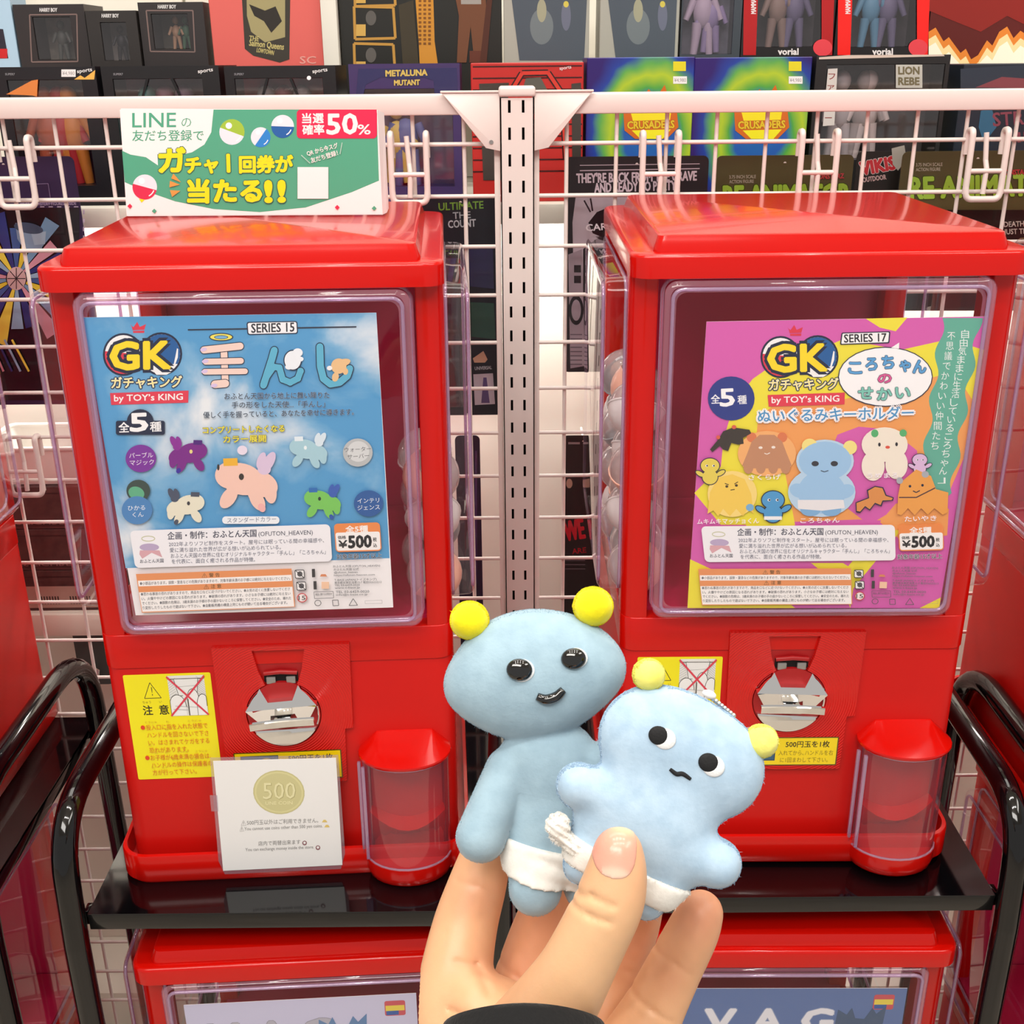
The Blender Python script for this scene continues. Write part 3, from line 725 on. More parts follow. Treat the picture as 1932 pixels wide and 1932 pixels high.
def small_print(a, dx=0, dy=0, white=True):
    O_ = '#e59560'; T_ = '#77797f'
    def q(*p): return [(x+dx, y+dy) for x, y in p]
    a.poly(q((230, 985), (1222, 950), (1246, 1195), (268, 1232)), O_)
    a.poly(q((243, 1028), (1222, 990), (1225, 1028), (247, 1064)), '#f6f4f2'); a.poly(q((250, 1102), (1228, 1066), (1240, 1192), (272, 1226)), '#f6f4f2')
    a.text('⚠ 警 告', 652+dx, 1004+dy, 765+dx, 1000+dy, 28, '#6a5030', .02); a.text('⚠ 注 意', 664+dx, 1076+dy, 775+dx, 1072+dy, 28, '#6a5030', .02)
    a.text('●小部品があります。誤飲・窒息などの危険がありますので、対象年齢未満のお子様には絶対に与えないでください。', 256+dx, 1054+dy, 1214+dx, 1020+dy, 23, T_, .02)
    for i, s in enumerate(('●思わぬ事故の恐れがありますので、商品を口などに近づけないでください。●火気の近くに放置しないでくださ', 'い。火傷ややけどの原因になる恐れがあります。●破損の恐れがあります。小さなお子様には絶対に与えない',
                           'でください。●誤飲の危険は、3歳未満のお子様の手の届かないところに保管してください。●安全のため、壊れた', 'り変形したりしたもので遊ばないで下さい。●自動販売機の構造上同じものが続いて出る場合がございます。')):
        x0, y0 = 262+i*4+dx, 1122+i*29+dy; a.text(s, x0, y0, x0+950-(i == 3)*28, y0-34, 22, T_, .02)
    for k, (x, y) in enumerate(((1242, 958), (1252, 1034))):
        a.quad((x+dx, y+dy), (x+62+dx, y-2+dy), (x+66+dx, y+54+dy), (x+4+dx, y+56+dy), 8, '#38383c'); a.quad((x+5+dx, y+5+dy), (x+58+dx, y+3+dy), (x+61+dx, y+49+dy), (x+8+dx, y+51+dy), 6, '#efefef')
        a.ell(x+34+dx, y+26+dy, 17, 17, '#55555a'); a.line(q((x+8, y+6), (x+58, y+48)), 5, '#38383c')
    a.ell(1290+dx, 1136+dy, 33, 30, '#c84a50'); a.ell(1290+dx, 1136+dy, 26, 24, '#f0e8e6'); a.text('15', 1268+dx, 1150+dy, 1312+dx, 1149+dy, 38, '#38383c', .03)
    for x, y in ((1352, 952), (1362, 1030)): a.quad((x+dx, y+dy), (x+20+dx, y-1+dy), (x+22+dx, y+52+dy), (x+2+dx, y+53+dy), 2, '#38383c')
    a.poly(q((1412, 985), (1440, 985), (1450, 1000), (1404, 1000)), '#d88a60'); a.rect(1414+dx, 1034+dy, 1462+dx, 1078+dy, '#f0c8a8')
    for i, (s, x, y, w) in enumerate((('おふとん天国 (OFUTON_HEAVEN)', 1488, 942, 300), ('おふとん天国 公式', 1492, 962, 160), ('@ofuton_heaven', 1494, 980, 150), ('https://ofuton-heaven.com', 1494, 998, 260), ('T-BASE JAPAN(トイズキング)', 1496, 1028, 270),
                                 ('東京都台東区浅草15-7 電話03(6222)12', 1497, 1046, 300), ('TEL 03-6459-0020', 1498, 1062, 160), ('www.t-base.jp', 1499, 1078, 160), ('TEL 03-6459-0020', 1506, 1106, 212), ('info@t-base.co.jp', 1508, 1122, 200))):
        a.text(s, x+dx, y+dy, x+w+dx, y-w*.02+dy, 17 if i != 8 else 22, '#66686e', .02)
    a.line(q((1366, 1098), (1488, 1094), (1492, 1136), (1370, 1140)), 3, '#55555a', True); a.text('商品に関するお問合せ', 1376+dx, 1120+dy, 1482+dx, 1116+dy, 16, '#55555a', .02)
    a.line([(x+dx, y+dy) for x, y in ell(1391, 1168, 20, 18, 14)], 4, '#55555a', True); a.line(q((1484, 1150), (1520, 1149), (1524, 1184), (1488, 1186)), 4, '#55555a', True); a.line(q((1616, 1140), (1644, 1182), (1590, 1184)), 4, '#55555a', True)
    a.line(q((1692, 1154), (1800, 1150), (1801, 1170), (1693, 1172)), 1.5, '#88888c', True)
def toy(a, cx, cy, s, body, wing, hat, eye, flip=1, foot=None):
    """plain four-legged winged soft-toy shape"""
    X = lambda x: cx+flip*x*s
    Y = lambda y: cy+y*s
    E = lambda x, y, rx, ry, c, r=0: a.ell(X(x), Y(y), rx*s, ry*s, c, r*flip)
    E(58, -68, 16, 34, wing, 20)
    E(-70, 78, 28, 48, body, 35); E(42, 88, 26, 46, body, -30); E(92, 52, 26, 50, body, -10); E(28, 60, 24, 40, body, -20)
    E(-20, 5, 88, 62, body, 14); E(60, 25, 66, 48, body, 25); E(-62, -10, 62, 54, body)
    if foot: E(60, 118, 14, 18, foot, -30)
    E(88, -62, 20, 44, wing, 28); E(70, -34, 26, 22, wing)
    a.poly([(X(-92), Y(-76)), (X(-36), Y(-78)), (X(-34), Y(-48)), (X(-90), Y(-46))], hat)
    E(-20, -4, 10, 13, eye)
def poster_left():
    y = .0003; Pl = plane('L', y)
    t = sheet('poster', 'sky-blue printed poster with yellow and black lettering in the front window of the left machine', 'poster', 'L', y, [(156, 599), (710, 590), (742, 1146), (256, 1161)])
    b = B(); P = [loc('L', *c, y-.00005) for c in [(156, 599), (710, 590), (735, 1053), (237, 1072)]]; v = [b.verts.new((x, y-.00005, z)) for x, z in P]; b.faces.new(v)
    finish('sky_print', b, SKYP, t, 0)
    a = Art(zf(Pl, 150, 570, .31573), y-.0001, -.000008)
    K_ = '#1b2440'
    gk_logo(a, 0, 0)
    a.line([(648, 165), (1655, 147)], 8, '#2c3040'); a.quad((998, 118), (1302, 112), (1306, 188), (1004, 196), 14, K_); a.quad((1005, 124), (1296, 118), (1300, 183), (1010, 190), 10, '#f3f3f5')
    a.text('SERIES 15', 1028, 182, 1284, 174, 76, '#2a2a34', .035)
    # hand-drawn title letters
    a.ell(847, 208, 72, 24, K_); a.ell(847, 208, 66, 19, '#eee060'); a.ell(847, 209, 42, 12, K_); a.ell(847, 209, 38, 9, '#79aed2')
    SK = '#f1d3c6'
    def fing(p0, p1, w, c=SK, o=K_):
        for ww, cc in ((w+8, o), (w, c)):
            a.line([p0, p1], ww, cc); a.ell(*p0, ww/2, ww/2, cc, n=14); a.ell(*p1, ww/2, ww/2, cc, n=14)
    fing((864, 300), (872, 485), 40); fing((872, 485), (810, 490), 46)
    fing((745, 285), (960, 262), 42); fing((755, 355), (965, 350), 36); fing((750, 415), (990, 412), 34)
    for p in ((742, 282), (752, 352), (748, 413), (805, 497)): a.ell(*p, 20, 11, '#d9c3e6', -10)
    TQ = '#5fb2cf'
    for w, c in ((52, K_), (42, TQ)):
        a.line([(1165, 285), (1150, 340), (1100, 495)], w, c); a.line([(1115, 450), (1160, 385), (1195, 390), (1215, 460), (1260, 478), (1305, 455), (1322, 410)], w*.9, c)
        for p in ((1165, 285), (1150, 340), (1100, 495), (1160, 385), (1195, 390), (1215, 460), (1260, 478), (1305, 455), (1322, 410)): a.ell(*p, w/2.1, w/2.1, c, n=14)
    for w, c in ((52, K_), (42, TQ)):
        pl = [(1437, 265), (1440, 380), (1458, 455), (1500, 488), (1555, 478), (1600, 440), (1615, 395)]; a.line(pl, w, c)
        for p in pl: a.ell(*p, w/2, w/2, c, n=14)
    a.ell(1275, 345, 55, 62, K_); a.ell(1275, 345, 49, 56, '#eef2f6'); a.ell(1305, 300, 30, 26, '#eef2f6'); a.ell(1318, 338, 22, 15, '#eef2f6'); a.ell(1252, 385, 22, 16, '#eef2f6')
    a.ell(1550, 380, 46, 46, '#e9c08c'); a.ell(1575, 360, 46, 22, '#e9c08c', -15); a.ell(1530, 445, 20, 28, '#e9c08c', 15); a.ell(1590, 412, 16, 20, '#e9c08c'); a.ell(1495, 392, 16, 14, '#f0f0f0')
    for s, x0, y0, x1, y1 in (('おふとん天国から地上に舞い降りた', 868, 576, 1494, 568), ('手の形をした天使...「手んし」', 912, 628, 1468, 622), ('優しく手を握っていると、あなたを幸せに導きます。', 742, 688, 1640, 668)):
        a.text(s, x0, y0, x1, y1, 42, '#dfe8ee', .045); a.text(s, x0, y0, x1, y1, 42, '#2c3c50', .02)
    a.poly(rrect(220, 512, 706, 790, 12, 3), K_); a.ell(365, 712, 80, 75, K_)
    a.text('全', 238, 772, 300, 770, 66, '#f4f4f4', .04); a.text('5', 308, 768, 410, 764, 150, '#f6f6f6', .06); a.text('種', 425, 766, 492, 764, 64, '#f4f4f4', .04)
    for s, x0, y0, x1, y1 in (('コンプリートしたくなる', 740, 780, 1226, 768), ('カラー展開', 862, 834, 1116, 828)): a.text(s, x0, y0, x1, y1, 46, '#ecdf45', .045, '#5a5a40', .035)
    a.f = zf(Pl, 190, 790, .29503)
    toy(a, 560, 210, 1.0, '#7a2186', '#8c2a96', '#4e1c78', '#e8d888', -1, '#3c2a9c'); a.ell(260, 250, 98, 88, '#7b2f9a')
    a.text('パーブル', 186, 246, 338, 242, 38, '#f0eaf4', .01); a.text('マジック', 190, 292, 344, 286, 38, '#f0eaf4', .01)
    toy(a, 1330, 185, .98, '#a7cdd8', '#d8e6ee', '#e2edf2', '#e8f2f4'); a.ell(1645, 212, 95, 90, '#b9bcbc'); a.ell(1648, 205, 70, 66, '#d3d6d6')
    a.text('ウォーター', 1560, 208, 1730, 200, 34, '#55585c'); a.text('サーバー', 1580, 252, 1718, 244, 34, '#55585c')
    toy(a, 545, 540, .98, '#e6e2cc', '#4a5266', '#4a5060', '#3a3a40', -1, '#4a5060')
    a.ell(244, 455, 76, 70, '#3a4a44'); a.ell(232, 470, 52, 40, '#5fae86', 20); a.ell(236, 580, 98, 90, '#4c84bc')
    a.text('ひかる', 178, 580, 288, 576, 36, '#eef2f6', .01); a.text('くん', 208, 622, 278, 619, 36, '#eef2f6', .01)
    toy(a, 1420, 510, .95, '#79c65c', '#3c5fb4', '#2f6cb4', '#2a3a30', 1, '#2c56a8'); a.ell(1714, 536, 94, 84, '#2f5c9c')
    a.text('インテリ', 1644, 534, 1782, 528, 36, '#eef2f6', .01); a.text('ジェンス', 1644, 578, 1786, 572, 36, '#eef2f6', .01)
    toy(a, 935, 372, 1.62, '#f1c8b8', '#d9c4dc', '#ecb432', '#38302c', 1, '#f0b4b0'); a.ell(908, 196, 32, 30, '#e9dcea'); a.ell(755, 305, 8, 20, '#38302c')
    a.poly(rrect(780, 1145, 618, 666, 22, 4), '#eef2f6'); a.text('スタンダードカラー', 812, 658, 1124, 648, 36, '#5a6a86')
    info_panel(a); price(a); a.text('対象年齢15才以上', 1510, 890, 1798, 880, 38, '#e8ecf0', .06); a.text('対象年齢15才以上', 1510, 890, 1798, 880, 38, '#2a2e3a', .02)
    small_print(a)
    a.build('print', t)
def poster_right():
    y = .0003; Pl = plane('R', y)
    t = sheet('poster', 'pink, yellow and orange poster with teal wavy stripe in the right machine', 'poster', 'R', y, [(1333, 607), (1865, 597), (1772, 1147), (1297, 1147)])
    a = Art(lambda x, y_: Pl(x, y_), y-.0001, -.000008)
    PK, YL, OR, TL, K_ = '#d45fae', '#ecdf3e', '#eda05a', '#62ad98', '#1b2440'
    sheetP = [(1333, 607), (1865, 597), (1772, 1147), (1297, 1147)]
    a.poly(sheetP, PK)
    a.poly([(1633, 601), (1712, 599), (1690, 625), (1660, 618)], YL)
    a.poly([(1365, 830), (1385, 760), (1420, 715), (1470, 680), (1540, 662), (1590, 640), (1700, 660), (1790, 640), (1856, 660), (1840, 760), (1800, 900), (1700, 870), (1600, 800), (1480, 760), (1440, 830), (1470, 880), (1460, 990), (1360, 990), (1310, 930), (1360, 880)], YL)
    a.poly([(1425, 850), (1430, 790), (1470, 755), (1560, 760), (1700, 730), (1800, 700), (1838, 760), (1820, 860), (1790, 930), (1740, 985), (1620, 980), (1480, 985), (1440, 900)], OR)
    a.poly([(1440, 870), (1475, 860), (1500, 990), (1440, 1040), (1400, 1020)], YL)
    a.poly([(1560, 870), (1580, 820), (1620, 805), (1680, 810), (1730, 850), (1735, 900), (1690, 960), (1640, 990), (1600, 960)], PK)
    a.poly([(1660, 985), (1690, 950), (1750, 940), (1790, 960), (1787, 1010), (1700, 1020)], OR)
    a.poly([(1302, 1055), (1330, 1068), (1345, 1075), (1320, 1080), (1480, 1130), (1500, 1147), (1297, 1147)], YL)
    a.poly([(1530, 1062), (1590, 1062), (1600, 1068), (1660, 1000), (1700, 1000), (1610, 1110), (1604, 1147), (1590, 1110)], YL); a.poly([(1735, 1147), (1775, 1127), (1772, 1147)], YL)
    # teal stripe with wavy edges
    l = []; r = []
    for i in range(41):
        u = i/40; yy = 600+u*330
        l.append((1778-u*42+6*math.sin(u*24)+(0), yy)); r.append((1849-u*54+6*math.sin(u*24+1.2), yy))
    a.poly(l+[(1790, 935)]+r[::-1], TL)
    a.vtext('自由気ままに生活しているころちゃん」', 1822, 622, 1775, 912, 17.5, '#e9f1ee', .01)
    a.vtext('不思議でかわいい仲間たち', 1796, 624, 1762, 850, 17.5, '#e9f1ee', .01)
    a.f = zf(Pl, 1280, 580, .31056)
    gk_logo(a, 358, -12)
    a.ell(320, 552, 142, 134, '#2b3a86', 0); a.text('全', 198, 580, 252, 578, 60, '#f2f2f6', .03); a.text('5', 255, 598, 340, 594, 148, '#f6f6f8', .05); a.text('種', 360, 582, 414, 580, 58, '#f2f2f6', .03)
    a.quad((990, 152), (1286, 144), (1280, 216), (980, 226), 8, K_); a.quad((996, 158), (1278, 150), (1273, 210), (988, 220), 6, '#f4f4f4'); a.text('SERIES 17', 1006, 212, 1262, 204, 70, '#1e1e26', .035)
    a.ell(1256, 420, 288, 182, K_); a.poly([(1290, 244), (1340, 212), (1338, 250)], '#f6f6f6'); a.ell(1256, 420, 282, 176, '#f7f7f8')
    BL = '#5a9fd4'
    for i, ch in enumerate('ころちゃん'):
        x = (1032, 1138, 1236, 1344, 1424)[i]; yy = (398, 376, 366, 380, 392)[i]; w = (80, 66, 70, 62, 76)[i]; a.text(ch, x, yy, x+w, yy, 92, BL, .07, K_, .03)
    a.text('の', 1212, 456, 1292, 452, 70, '#d45a94', .07, K_, .03)
    for i, ch in enumerate('せかい'):
        x = (1092, 1206, 1318)[i]; a.text(ch, x, (550, 556, 546)[i], x+86, (550, 556, 546)[i], 86, '#7cc4b4', .07, K_, .03)
    a.text('ぬいぐるみキーホルダー', 482, 690, 1424, 668, 84, '#f4f4f6', .27); a.text('ぬいぐるみキーホルダー', 482, 690, 1424, 668, 84, '#4a94c8', .03)
    # plain plush blobs
    def blob(cx, cy, w, h, col, legs=0, ears=None, eye='#2c2830', mouth=True, glow=None):
        if glow: a.ell(cx, cy, w*1.18, h*1.15, glow)
        if ears: a.ell(cx-w*.62, cy-h*.82, w*.2, w*.2, ears); a.ell(cx+w*.62, cy-h*.82, w*.2, w*.2, ears)
        a.poly([(cx-w*.62, cy-h*.6), (cx-w*.3, cy-h*.95), (cx+w*.3, cy-h*.95), (cx+w*.62, cy-h*.6), (cx+w*.8, cy), (cx+w, cy+h*.6), (cx+w*.8, cy+h*.75), (cx-w*.8, cy+h*.75), (cx-w, cy+h*.6), (cx-w*.8, cy)], col)
        for i in range(legs): a.ell(cx-w*.75+1.5*w*i/max(1, legs-1), cy+h*.72, w*.78/legs, h*.3, col)
        a.ell(cx-w*.26, cy-h*.3, 12, 8, eye); a.ell(cx+w*.26, cy-h*.32, 12, 8, eye)
        if mouth: a.line([(cx-16, cy-h*.02), (cx, cy+h*.03), (cx+18, cy-h*.04)], 5, eye)
    blob(536, 885, 150, 120, '#c08a68', 4, '#d87a50', '#efe6dc', glow='#f0b070')
    a.poly([(190, 860), (240, 800), (270, 750), (330, 726), (430, 740), (440, 762), (390, 790), (395, 825), (360, 830), (320, 820), (300, 870), (270, 860), (250, 838), (205, 876)], '#3a332e'); a.ell(336, 724, 14, 12, '#d8604a'); a.ell(240, 786, 12, 12, '#d8604a')
    a.ell(1250, 830, 140, 105, '#efe6d6'); a.ell(1180, 960, 70, 90, '#efe6d6'); a.ell(1322, 950, 68, 90, '#efe6d6'); a.ell(1190, 762, 22, 24, '#56b070'); a.ell(1362, 760, 22, 22, '#56b070')
    a.ell(1218, 830, 8, 12, '#2c2830'); a.ell(1322, 828, 8, 12, '#2c2830'); a.ell(1268, 846, 14, 9, '#d8503c')
    a.f = zf(Pl, 1280, 850, .31056)
    GL = '#b8d4ea'
    a.ell(888, 60, 175, 130, GL); a.ell(868, 250, 205, 150, GL)
    a.ell(795, -30, 48, 46, '#f0e08a'); a.ell(1040, -22, 42, 42, '#f0e08a')
    BB = '#9cc4e6'
    a.ell(888, 60, 160, 118, BB); a.ell(868, 250, 145, 130, BB); a.ell(728, 240, 56, 42, BB, 20); a.ell(1010, 245, 60, 42, BB, -20); a.ell(800, 355, 62, 40, '#7fb0da'); a.ell(925, 355, 62, 40, '#7fb0da')
    a.poly([(722, 296), (1000, 296), (1008, 345), (870, 362), (724, 350)], '#e8e6e8')
    a.ell(828, 76, 22, 16, '#33343c'); a.ell(944, 76, 22, 16, '#33343c'); a.line([(862, 118), (884, 126), (908, 118)], 6, '#4a5a70')
    a.ell(325, 260, 150, 140, '#f4d880'); a.poly([(175, 380), (190, 250), (240, 160), (325, 140), (400, 170), (440, 260), (455, 380), (420, 350), (390, 395), (350, 350), (310, 395), (270, 350), (240, 395), (210, 360)], '#f0cc58')
    a.ell(292, 214, 9, 8, '#4a3c20'); a.ell(350, 208, 9, 8, '#4a3c20'); a.line([(280, 196), (304, 204)], 5, '#4a3c20'); a.line([(338, 200), (360, 186)], 5, '#4a3c20'); a.line([(314, 236), (340, 232)], 5, '#4a3c20'); a.ell(432, 342, 24, 22, '#7ab0d8')
    def mini(cx, cy, s, col, out=K_, band=None):
        a.ell(cx, cy, 62*s, 50*s, out); a.ell(cx, cy+70*s, 52*s, 50*s, out); a.ell(cx-62*s, cy+50*s, 34*s, 18*s, out, 30); a.ell(cx+66*s, cy+45*s, 34*s, 18*s, out, -30)
        a.ell(cx, cy, 57*s, 45*s, col); a.ell(cx, cy+70*s, 47*s, 45*s, col); a.ell(cx-62*s, cy+50*s, 29*s, 13*s, col, 30); a.ell(cx+66*s, cy+45*s, 29*s, 13*s, col, -30)
        a.ell(cx-20*s, cy, 8*s, 7*s, '#f4f4f4'); a.ell(cx+22*s, cy, 8*s, 7*s, '#f4f4f4'); a.ell(cx-18*s, cy, 5*s, 5*s, K_); a.ell(cx+24*s, cy, 5*s, 5*s, K_)
        if band: a.rect(cx-46*s, cy+84*s, cx+46*s, cy+102*s, band)
    mini(572, 296, 1.18, '#4f9bd0', band='#f0f0f2'); mini(190, 88, .98, '#e2cf58'); mini(1462, 52, .78, '#d9b8dc')
    a.poly([(1075, 370), (1072, 310), (1150, 280), (1140, 235), (1190, 210), (1240, 218), (1260, 265), (1305, 280), (1300, 300), (1240, 305), (1230, 335), (1190, 320), (1160, 360), (1130, 340), (1100, 375)], K_)
    a.poly([(1080, 362), (1078, 314), (1155, 284), (1148, 240), (1190, 216), (1235, 224), (1254, 270), (1298, 284), (1290, 296), (1236, 298), (1224, 326), (1190, 312), (1158, 352), (1130, 332), (1100, 366)], '#d98f4c')
    a.poly([(1325, 380), (1330, 270), (1345, 190), (1440, 110), (1530, 150), (1560, 230), (1635, 250), (1630, 370), (1600, 385), (1550, 345), (1510, 385), (1470, 345), (1430, 388), (1390, 345), (1350, 388)], '#e8a04c')
    a.ell(1340, 178, 20, 20, '#a8acb4'); a.ell(1495, 140, 22, 20, '#a8acb4'); a.line([(1336, 280), (1440, 280), (1555, 222)], 7, '#4a3038'); a.ell(1402, 212, 8, 8, K_); a.ell(1478, 206, 8, 8, K_); a.line([(1420, 240), (1440, 250), (1462, 238)], 6, K_)
    for s, x0, y0, x1, y1 in (('さくらげ', 424, 172, 618, 168), ('うめまる', 1142, 162, 1330, 158), ('ムキムキマッチョくん', 112, 440, 486, 434), ('ころちゃん', 738, 434, 974, 430), ('たいやき', 1370, 424, 1562, 418)):
        a.text(s, x0, y0, x1, y1, 36, '#f4eef4', .03)
    # information block : same layout, squeezed onto this sheet
    f5 = zf(Pl, 1280, 850, .31056)
    def fmap(x, y_):          # zoom3 layout -> this sheet
        u = (x-190)/1278; v = (y_-710+ (x-190)*.033)/240
        return f5(135+u*1175-v*8, 455+v*218+(-10*u))
    a.f = fmap; info_panel(a)
    def fm2(x, y_): u = (x-1492)/306; v = (y_-665+(x-1492)*.034)/180; return f5(1330+u*284-v*6, 448+v*156-8*u)
    a.f = fm2; price(a); a.f = f5; a.text('対象年齢15才以上', 1325, 652, 1596, 646, 34, '#eeeef2', .07); a.text('対象年齢15才以上', 1325, 652, 1596, 646, 34, '#3a3444', .02)
    def fm3(x, y_):
        u = (x-230)/1560; v = (y_-985+(x-230)*.035)/250; return f5(118+u*1455-v*14, 712+v*222-u*5)
    a.f = fm3; small_print(a)
    a.build('print', t)
def banner():
    Yb = .19; f0 = wplane(Yb); t = empty('banner_board', 'green and white landscape banner board with yellow lettering, standing on top of the left machine', 'sign', Matrix.Translation((-.22, Yb, .569)))
    off = Vector((.22, -Yb, -.569))
    C4 = [at(x, y, Yb)+off for x, y in ((228, 205), (712, 208), (722, 405), (240, 408))]
    b = B(); prism(b, [(p.x, p.z) for p in C4], 0, .002); finish('board', b, mat('white_paper', '#f1eff0', .5), t, 0)
    b = B(); p = [C4[1], C4[2]]; q = [Vector((p[0].x+.0035, .02, p[0].z-.003)), Vector((p[1].x+.0035, .02, p[1].z+.003))]
    v = [b.verts.new(x) for x in (p[0]+Vector((0, .0005, 0)), p[1]+Vector((0, .0005, 0)), (q[1]+p[1])/2+Vector((.001, 0, -.001)), q[1], q[0])]; b.faces.new(v); finish('side_flap', b, mat('white_paper', '#f1eff0', .5), t, 0)
    fz = lambda x, y: (lambda r: (r[0]+off.x, r[1]+off.z))(f0(200+x*.28986, 180+y*.28986))
    a = Art(fz, -.0001, -.000008); G, YL, K_ = '#4fa887', '#f2e41a', '#2f6e58'; WH = '#f3f1f0'
    a.poly([(90, 92), (1762, 92), (1797, 772), (135, 784)], WH)
    g = [(700, 92), (1762, 92), (1777, 555), (1600, 630), (1300, 730), (1000, 760), (700, 740), (450, 690), (250, 620), (122, 565), (105, 360), (160, 385), (260, 402), (338, 455), (336, 402), (450, 395), (560, 370), (640, 320), (685, 240)]
    a.poly(g, G)
    a.text('LINE', 172, 208, 455, 206, 136, '#4fa887', .02); a.text('の', 492, 204, 556, 202, 78, '#4fa887', .01); a.text('友だち登録で', 172, 292, 634, 290, 78, '#4fa887', .02)
    def ball(x, y, r, top, bot, rot):
        a.ell(x, y, r, r*1.02, '#dfe9f2'); a.poly(ell(x, y, r, r*1.02, 20, rot, rot+180), bot); a.ell(x-r*.25, y-r*.5, r*.25, r*.25, '#ffffff')
        a.line(ell(x, y, r*.78, r*.8, 6, 20, 65), r*.09, '#ffffff')
    ball(820, 238, 82, 0, '#9cc43e', 200); ball(1007, 272, 64, 0, '#2a86d4', -55); ball(1150, 202, 74, 0, '#1f5fa8', 2); ball(253, 596, 80, 0, '#d42c50', 15)
    a.poly([(215, 672), (252, 678), (232, 698)], YL)
    a.poly(rrect(1242, 1764, 92, 280, 26, 4), '#dd2450'); a.rect(1300, 92, 1762, 120, '#dd2450')
    a.text('当選', 1278, 176, 1416, 174, 70, WH, .05); a.text('確率', 1280, 250, 1420, 248, 70, WH, .05); a.text('50', 1440, 250, 1635, 248, 186, WH, .05); a.text('%', 1640, 254, 1722, 252, 92, WH, .03)
    def yt(s, x0, y0, x1, y1, h): a.text(s, x0, y0, x1, y1, h, YL, .085, K_, .03)
    yt('ガ', 350, 492, 516, 486, 176); yt('チャ', 520, 498, 728, 492, 118); yt('1', 768, 496, 830, 494, 160); yt('回券が', 872, 494, 1214, 490, 118)
    yt('当たる', 536, 684, 1010, 680, 162); yt('!!', 1040, 690, 1164, 688, 190)
    for q_ in ([(440, 508), (490, 565), (426, 540)], [(418, 556), (482, 580), (414, 598)], [(418, 616), (486, 620), (432, 660)]): a.poly(q_, '#e09a4a')
    a.text('QR から今スグ', 1312, 392, 1512, 338, 38, WH, .03); a.text('友だち登録！', 1338, 438, 1512, 386, 38, WH, .03)
    a.line([(1272, 388), (1330, 442)], 6, '#a9d2c2'); a.line([(1538, 306), (1524, 382)], 6, '#a9d2c2')
    a.rect(1248, 466, 1448, 672, '#f1f1f0')
    for x, y, c in ((157, 720, '#d42c50'), (316, 752, '#4fa887'), (1506, 728, '#d42c50'), (1746, 734, '#4fa887')): a.poly([(x, y-16), (x+16, y), (x, y+16), (x-16, y)], c)
    a.build('print', t)
def notice():
    t = empty('notice_sheet', 'white laminated notice with a gold coin picture, taped on the front of the left machine', 'sign', mmat('L'))
    y = -.0012; P = [loc('L', *c, y) for c in ((402, 1436), (634, 1430), (646, 1632), (421, 1643))]
    b = B(); prism(b, P, y, y+.0003); finish('paper', b, mat('notice_paper', '#eeecec', .4), t, 0)
    P2 = [loc('L', *c, y) for c in ((396, 1430), (638, 1425), (651, 1610), (643, 1640), (424, 1650), (412, 1625))]
    b = B(); prism(b, P2, y+.0004, y+.0007); finish('laminate', b, FILM, t, 0)
    a = Art(zf(plane('L', y), 400, 1420, 260/1932), y-.0001, -.000008)
    a.ell(938, 555, 362, 306, '#c9c18c', 8); a.ell(938, 555, 345, 290, '#d8d19c', 8); a.ell(938, 555, 318, 266, '#cdc692', 8)
    a.text('500', 725, 655, 1175, 645, 330, '#b3aa78', .03); a.text('500', 718, 650, 1168, 640, 330, '#e4deb0', .015); a.text('UNE COIN', 750, 730, 1130, 722, 66, '#e4deb0', .02)
    D_ = '#8a8888'
    a.text('⚠500円玉以外はご利用できません。', 410, 1012, 1490, 975, 74, D_, .01); a.text('⚠You cannot use coins other than 500 yen coins.', 390, 1092, 1550, 1045, 66, D_, .01)
    a.text('店内で両替出来ます', 650, 1300, 1240, 1275, 70, D_, .01); a.text('You can exchange money inside the store.', 470, 1380, 1430, 1340, 62, D_, .01)
    for x, y_ in ((1578, 975), (1612, 1045)): a.poly([(x-38, y_), (x-15, y_-35), (x+15, y_-35), (x+40, y_-2)], '#e0c470')
    for x, y_ in ((1298, 1270), (1485, 1335)): a.ell(x, y_-5, 32, 32, '#8c5a62'); a.ell(x, y_-8, 18, 18, '#eeecec')
    a.build('print', t)
    b = B(); prism(b, [loc('L', *c, y) for c in ((396, 1500), (410, 1500), (412, 1530), (399, 1530))], y-.0006, y-.0003); finish('tape', b, FILM, t, 0)
def lower_poster(m, left):
    """sheet in the lower machine, machine-local metres"""
    t = empty('poster', 'pale lilac poster in the lower left machine, partly cut off at the bottom edge' if left else 'dusty blue poster with white letters VAG in the lower right machine', 'poster', m)
    b = B(); prism(b, [(-.106, .27), (.106, .27), (.106, .513), (-.106, .513)], .0003, .0007); finish('paper', b, mat('white_paper', '#f1eff0', .5), t, 0)
    def fx(x, z): return (-.106+x/1000*.212, .513-z/1000*.212)
    a = Art(fx, .0001, -.000008); a.rect(0, 0, 1000, 1146, '#c9c9e2' if left else '#5a75a8')
    for i, ch in enumerate('VAG'):
        x = (130, 340, 560)[i] if not left else (90, 300, 500)[i]; a.text(ch, x, 250, x+130, 250, 190, '#b4b4c0' if left else '#e6e8ee', .06, '#9a9aa8' if left else '#9aa8c4', .02)
    lx = 860
    a.poly(rrect(lx, lx+90, 35, 120, 10, 3), '#c8505a'); a.rect(lx+4, 62, lx+86, 92, '#e6d24a'); a.rect(lx+6, 92, lx+60, 116, '#2f5aa0')
    c = '#5c84b0' if left else '#3f5878'
    cx = 660 if left else 800
    a.poly([(cx-90, 120), (cx-50, 150), (cx-30, 110), (cx-10, 170), (cx+30, 175), (cx+60, 110), (cx+80, 145), (cx+120, 100), (cx+115, 200), (cx+60, 330), (cx-60, 330), (cx-95, 200)], c)
    a.build('print', t); return t
poster_left(); poster_right(); banner(); notice()
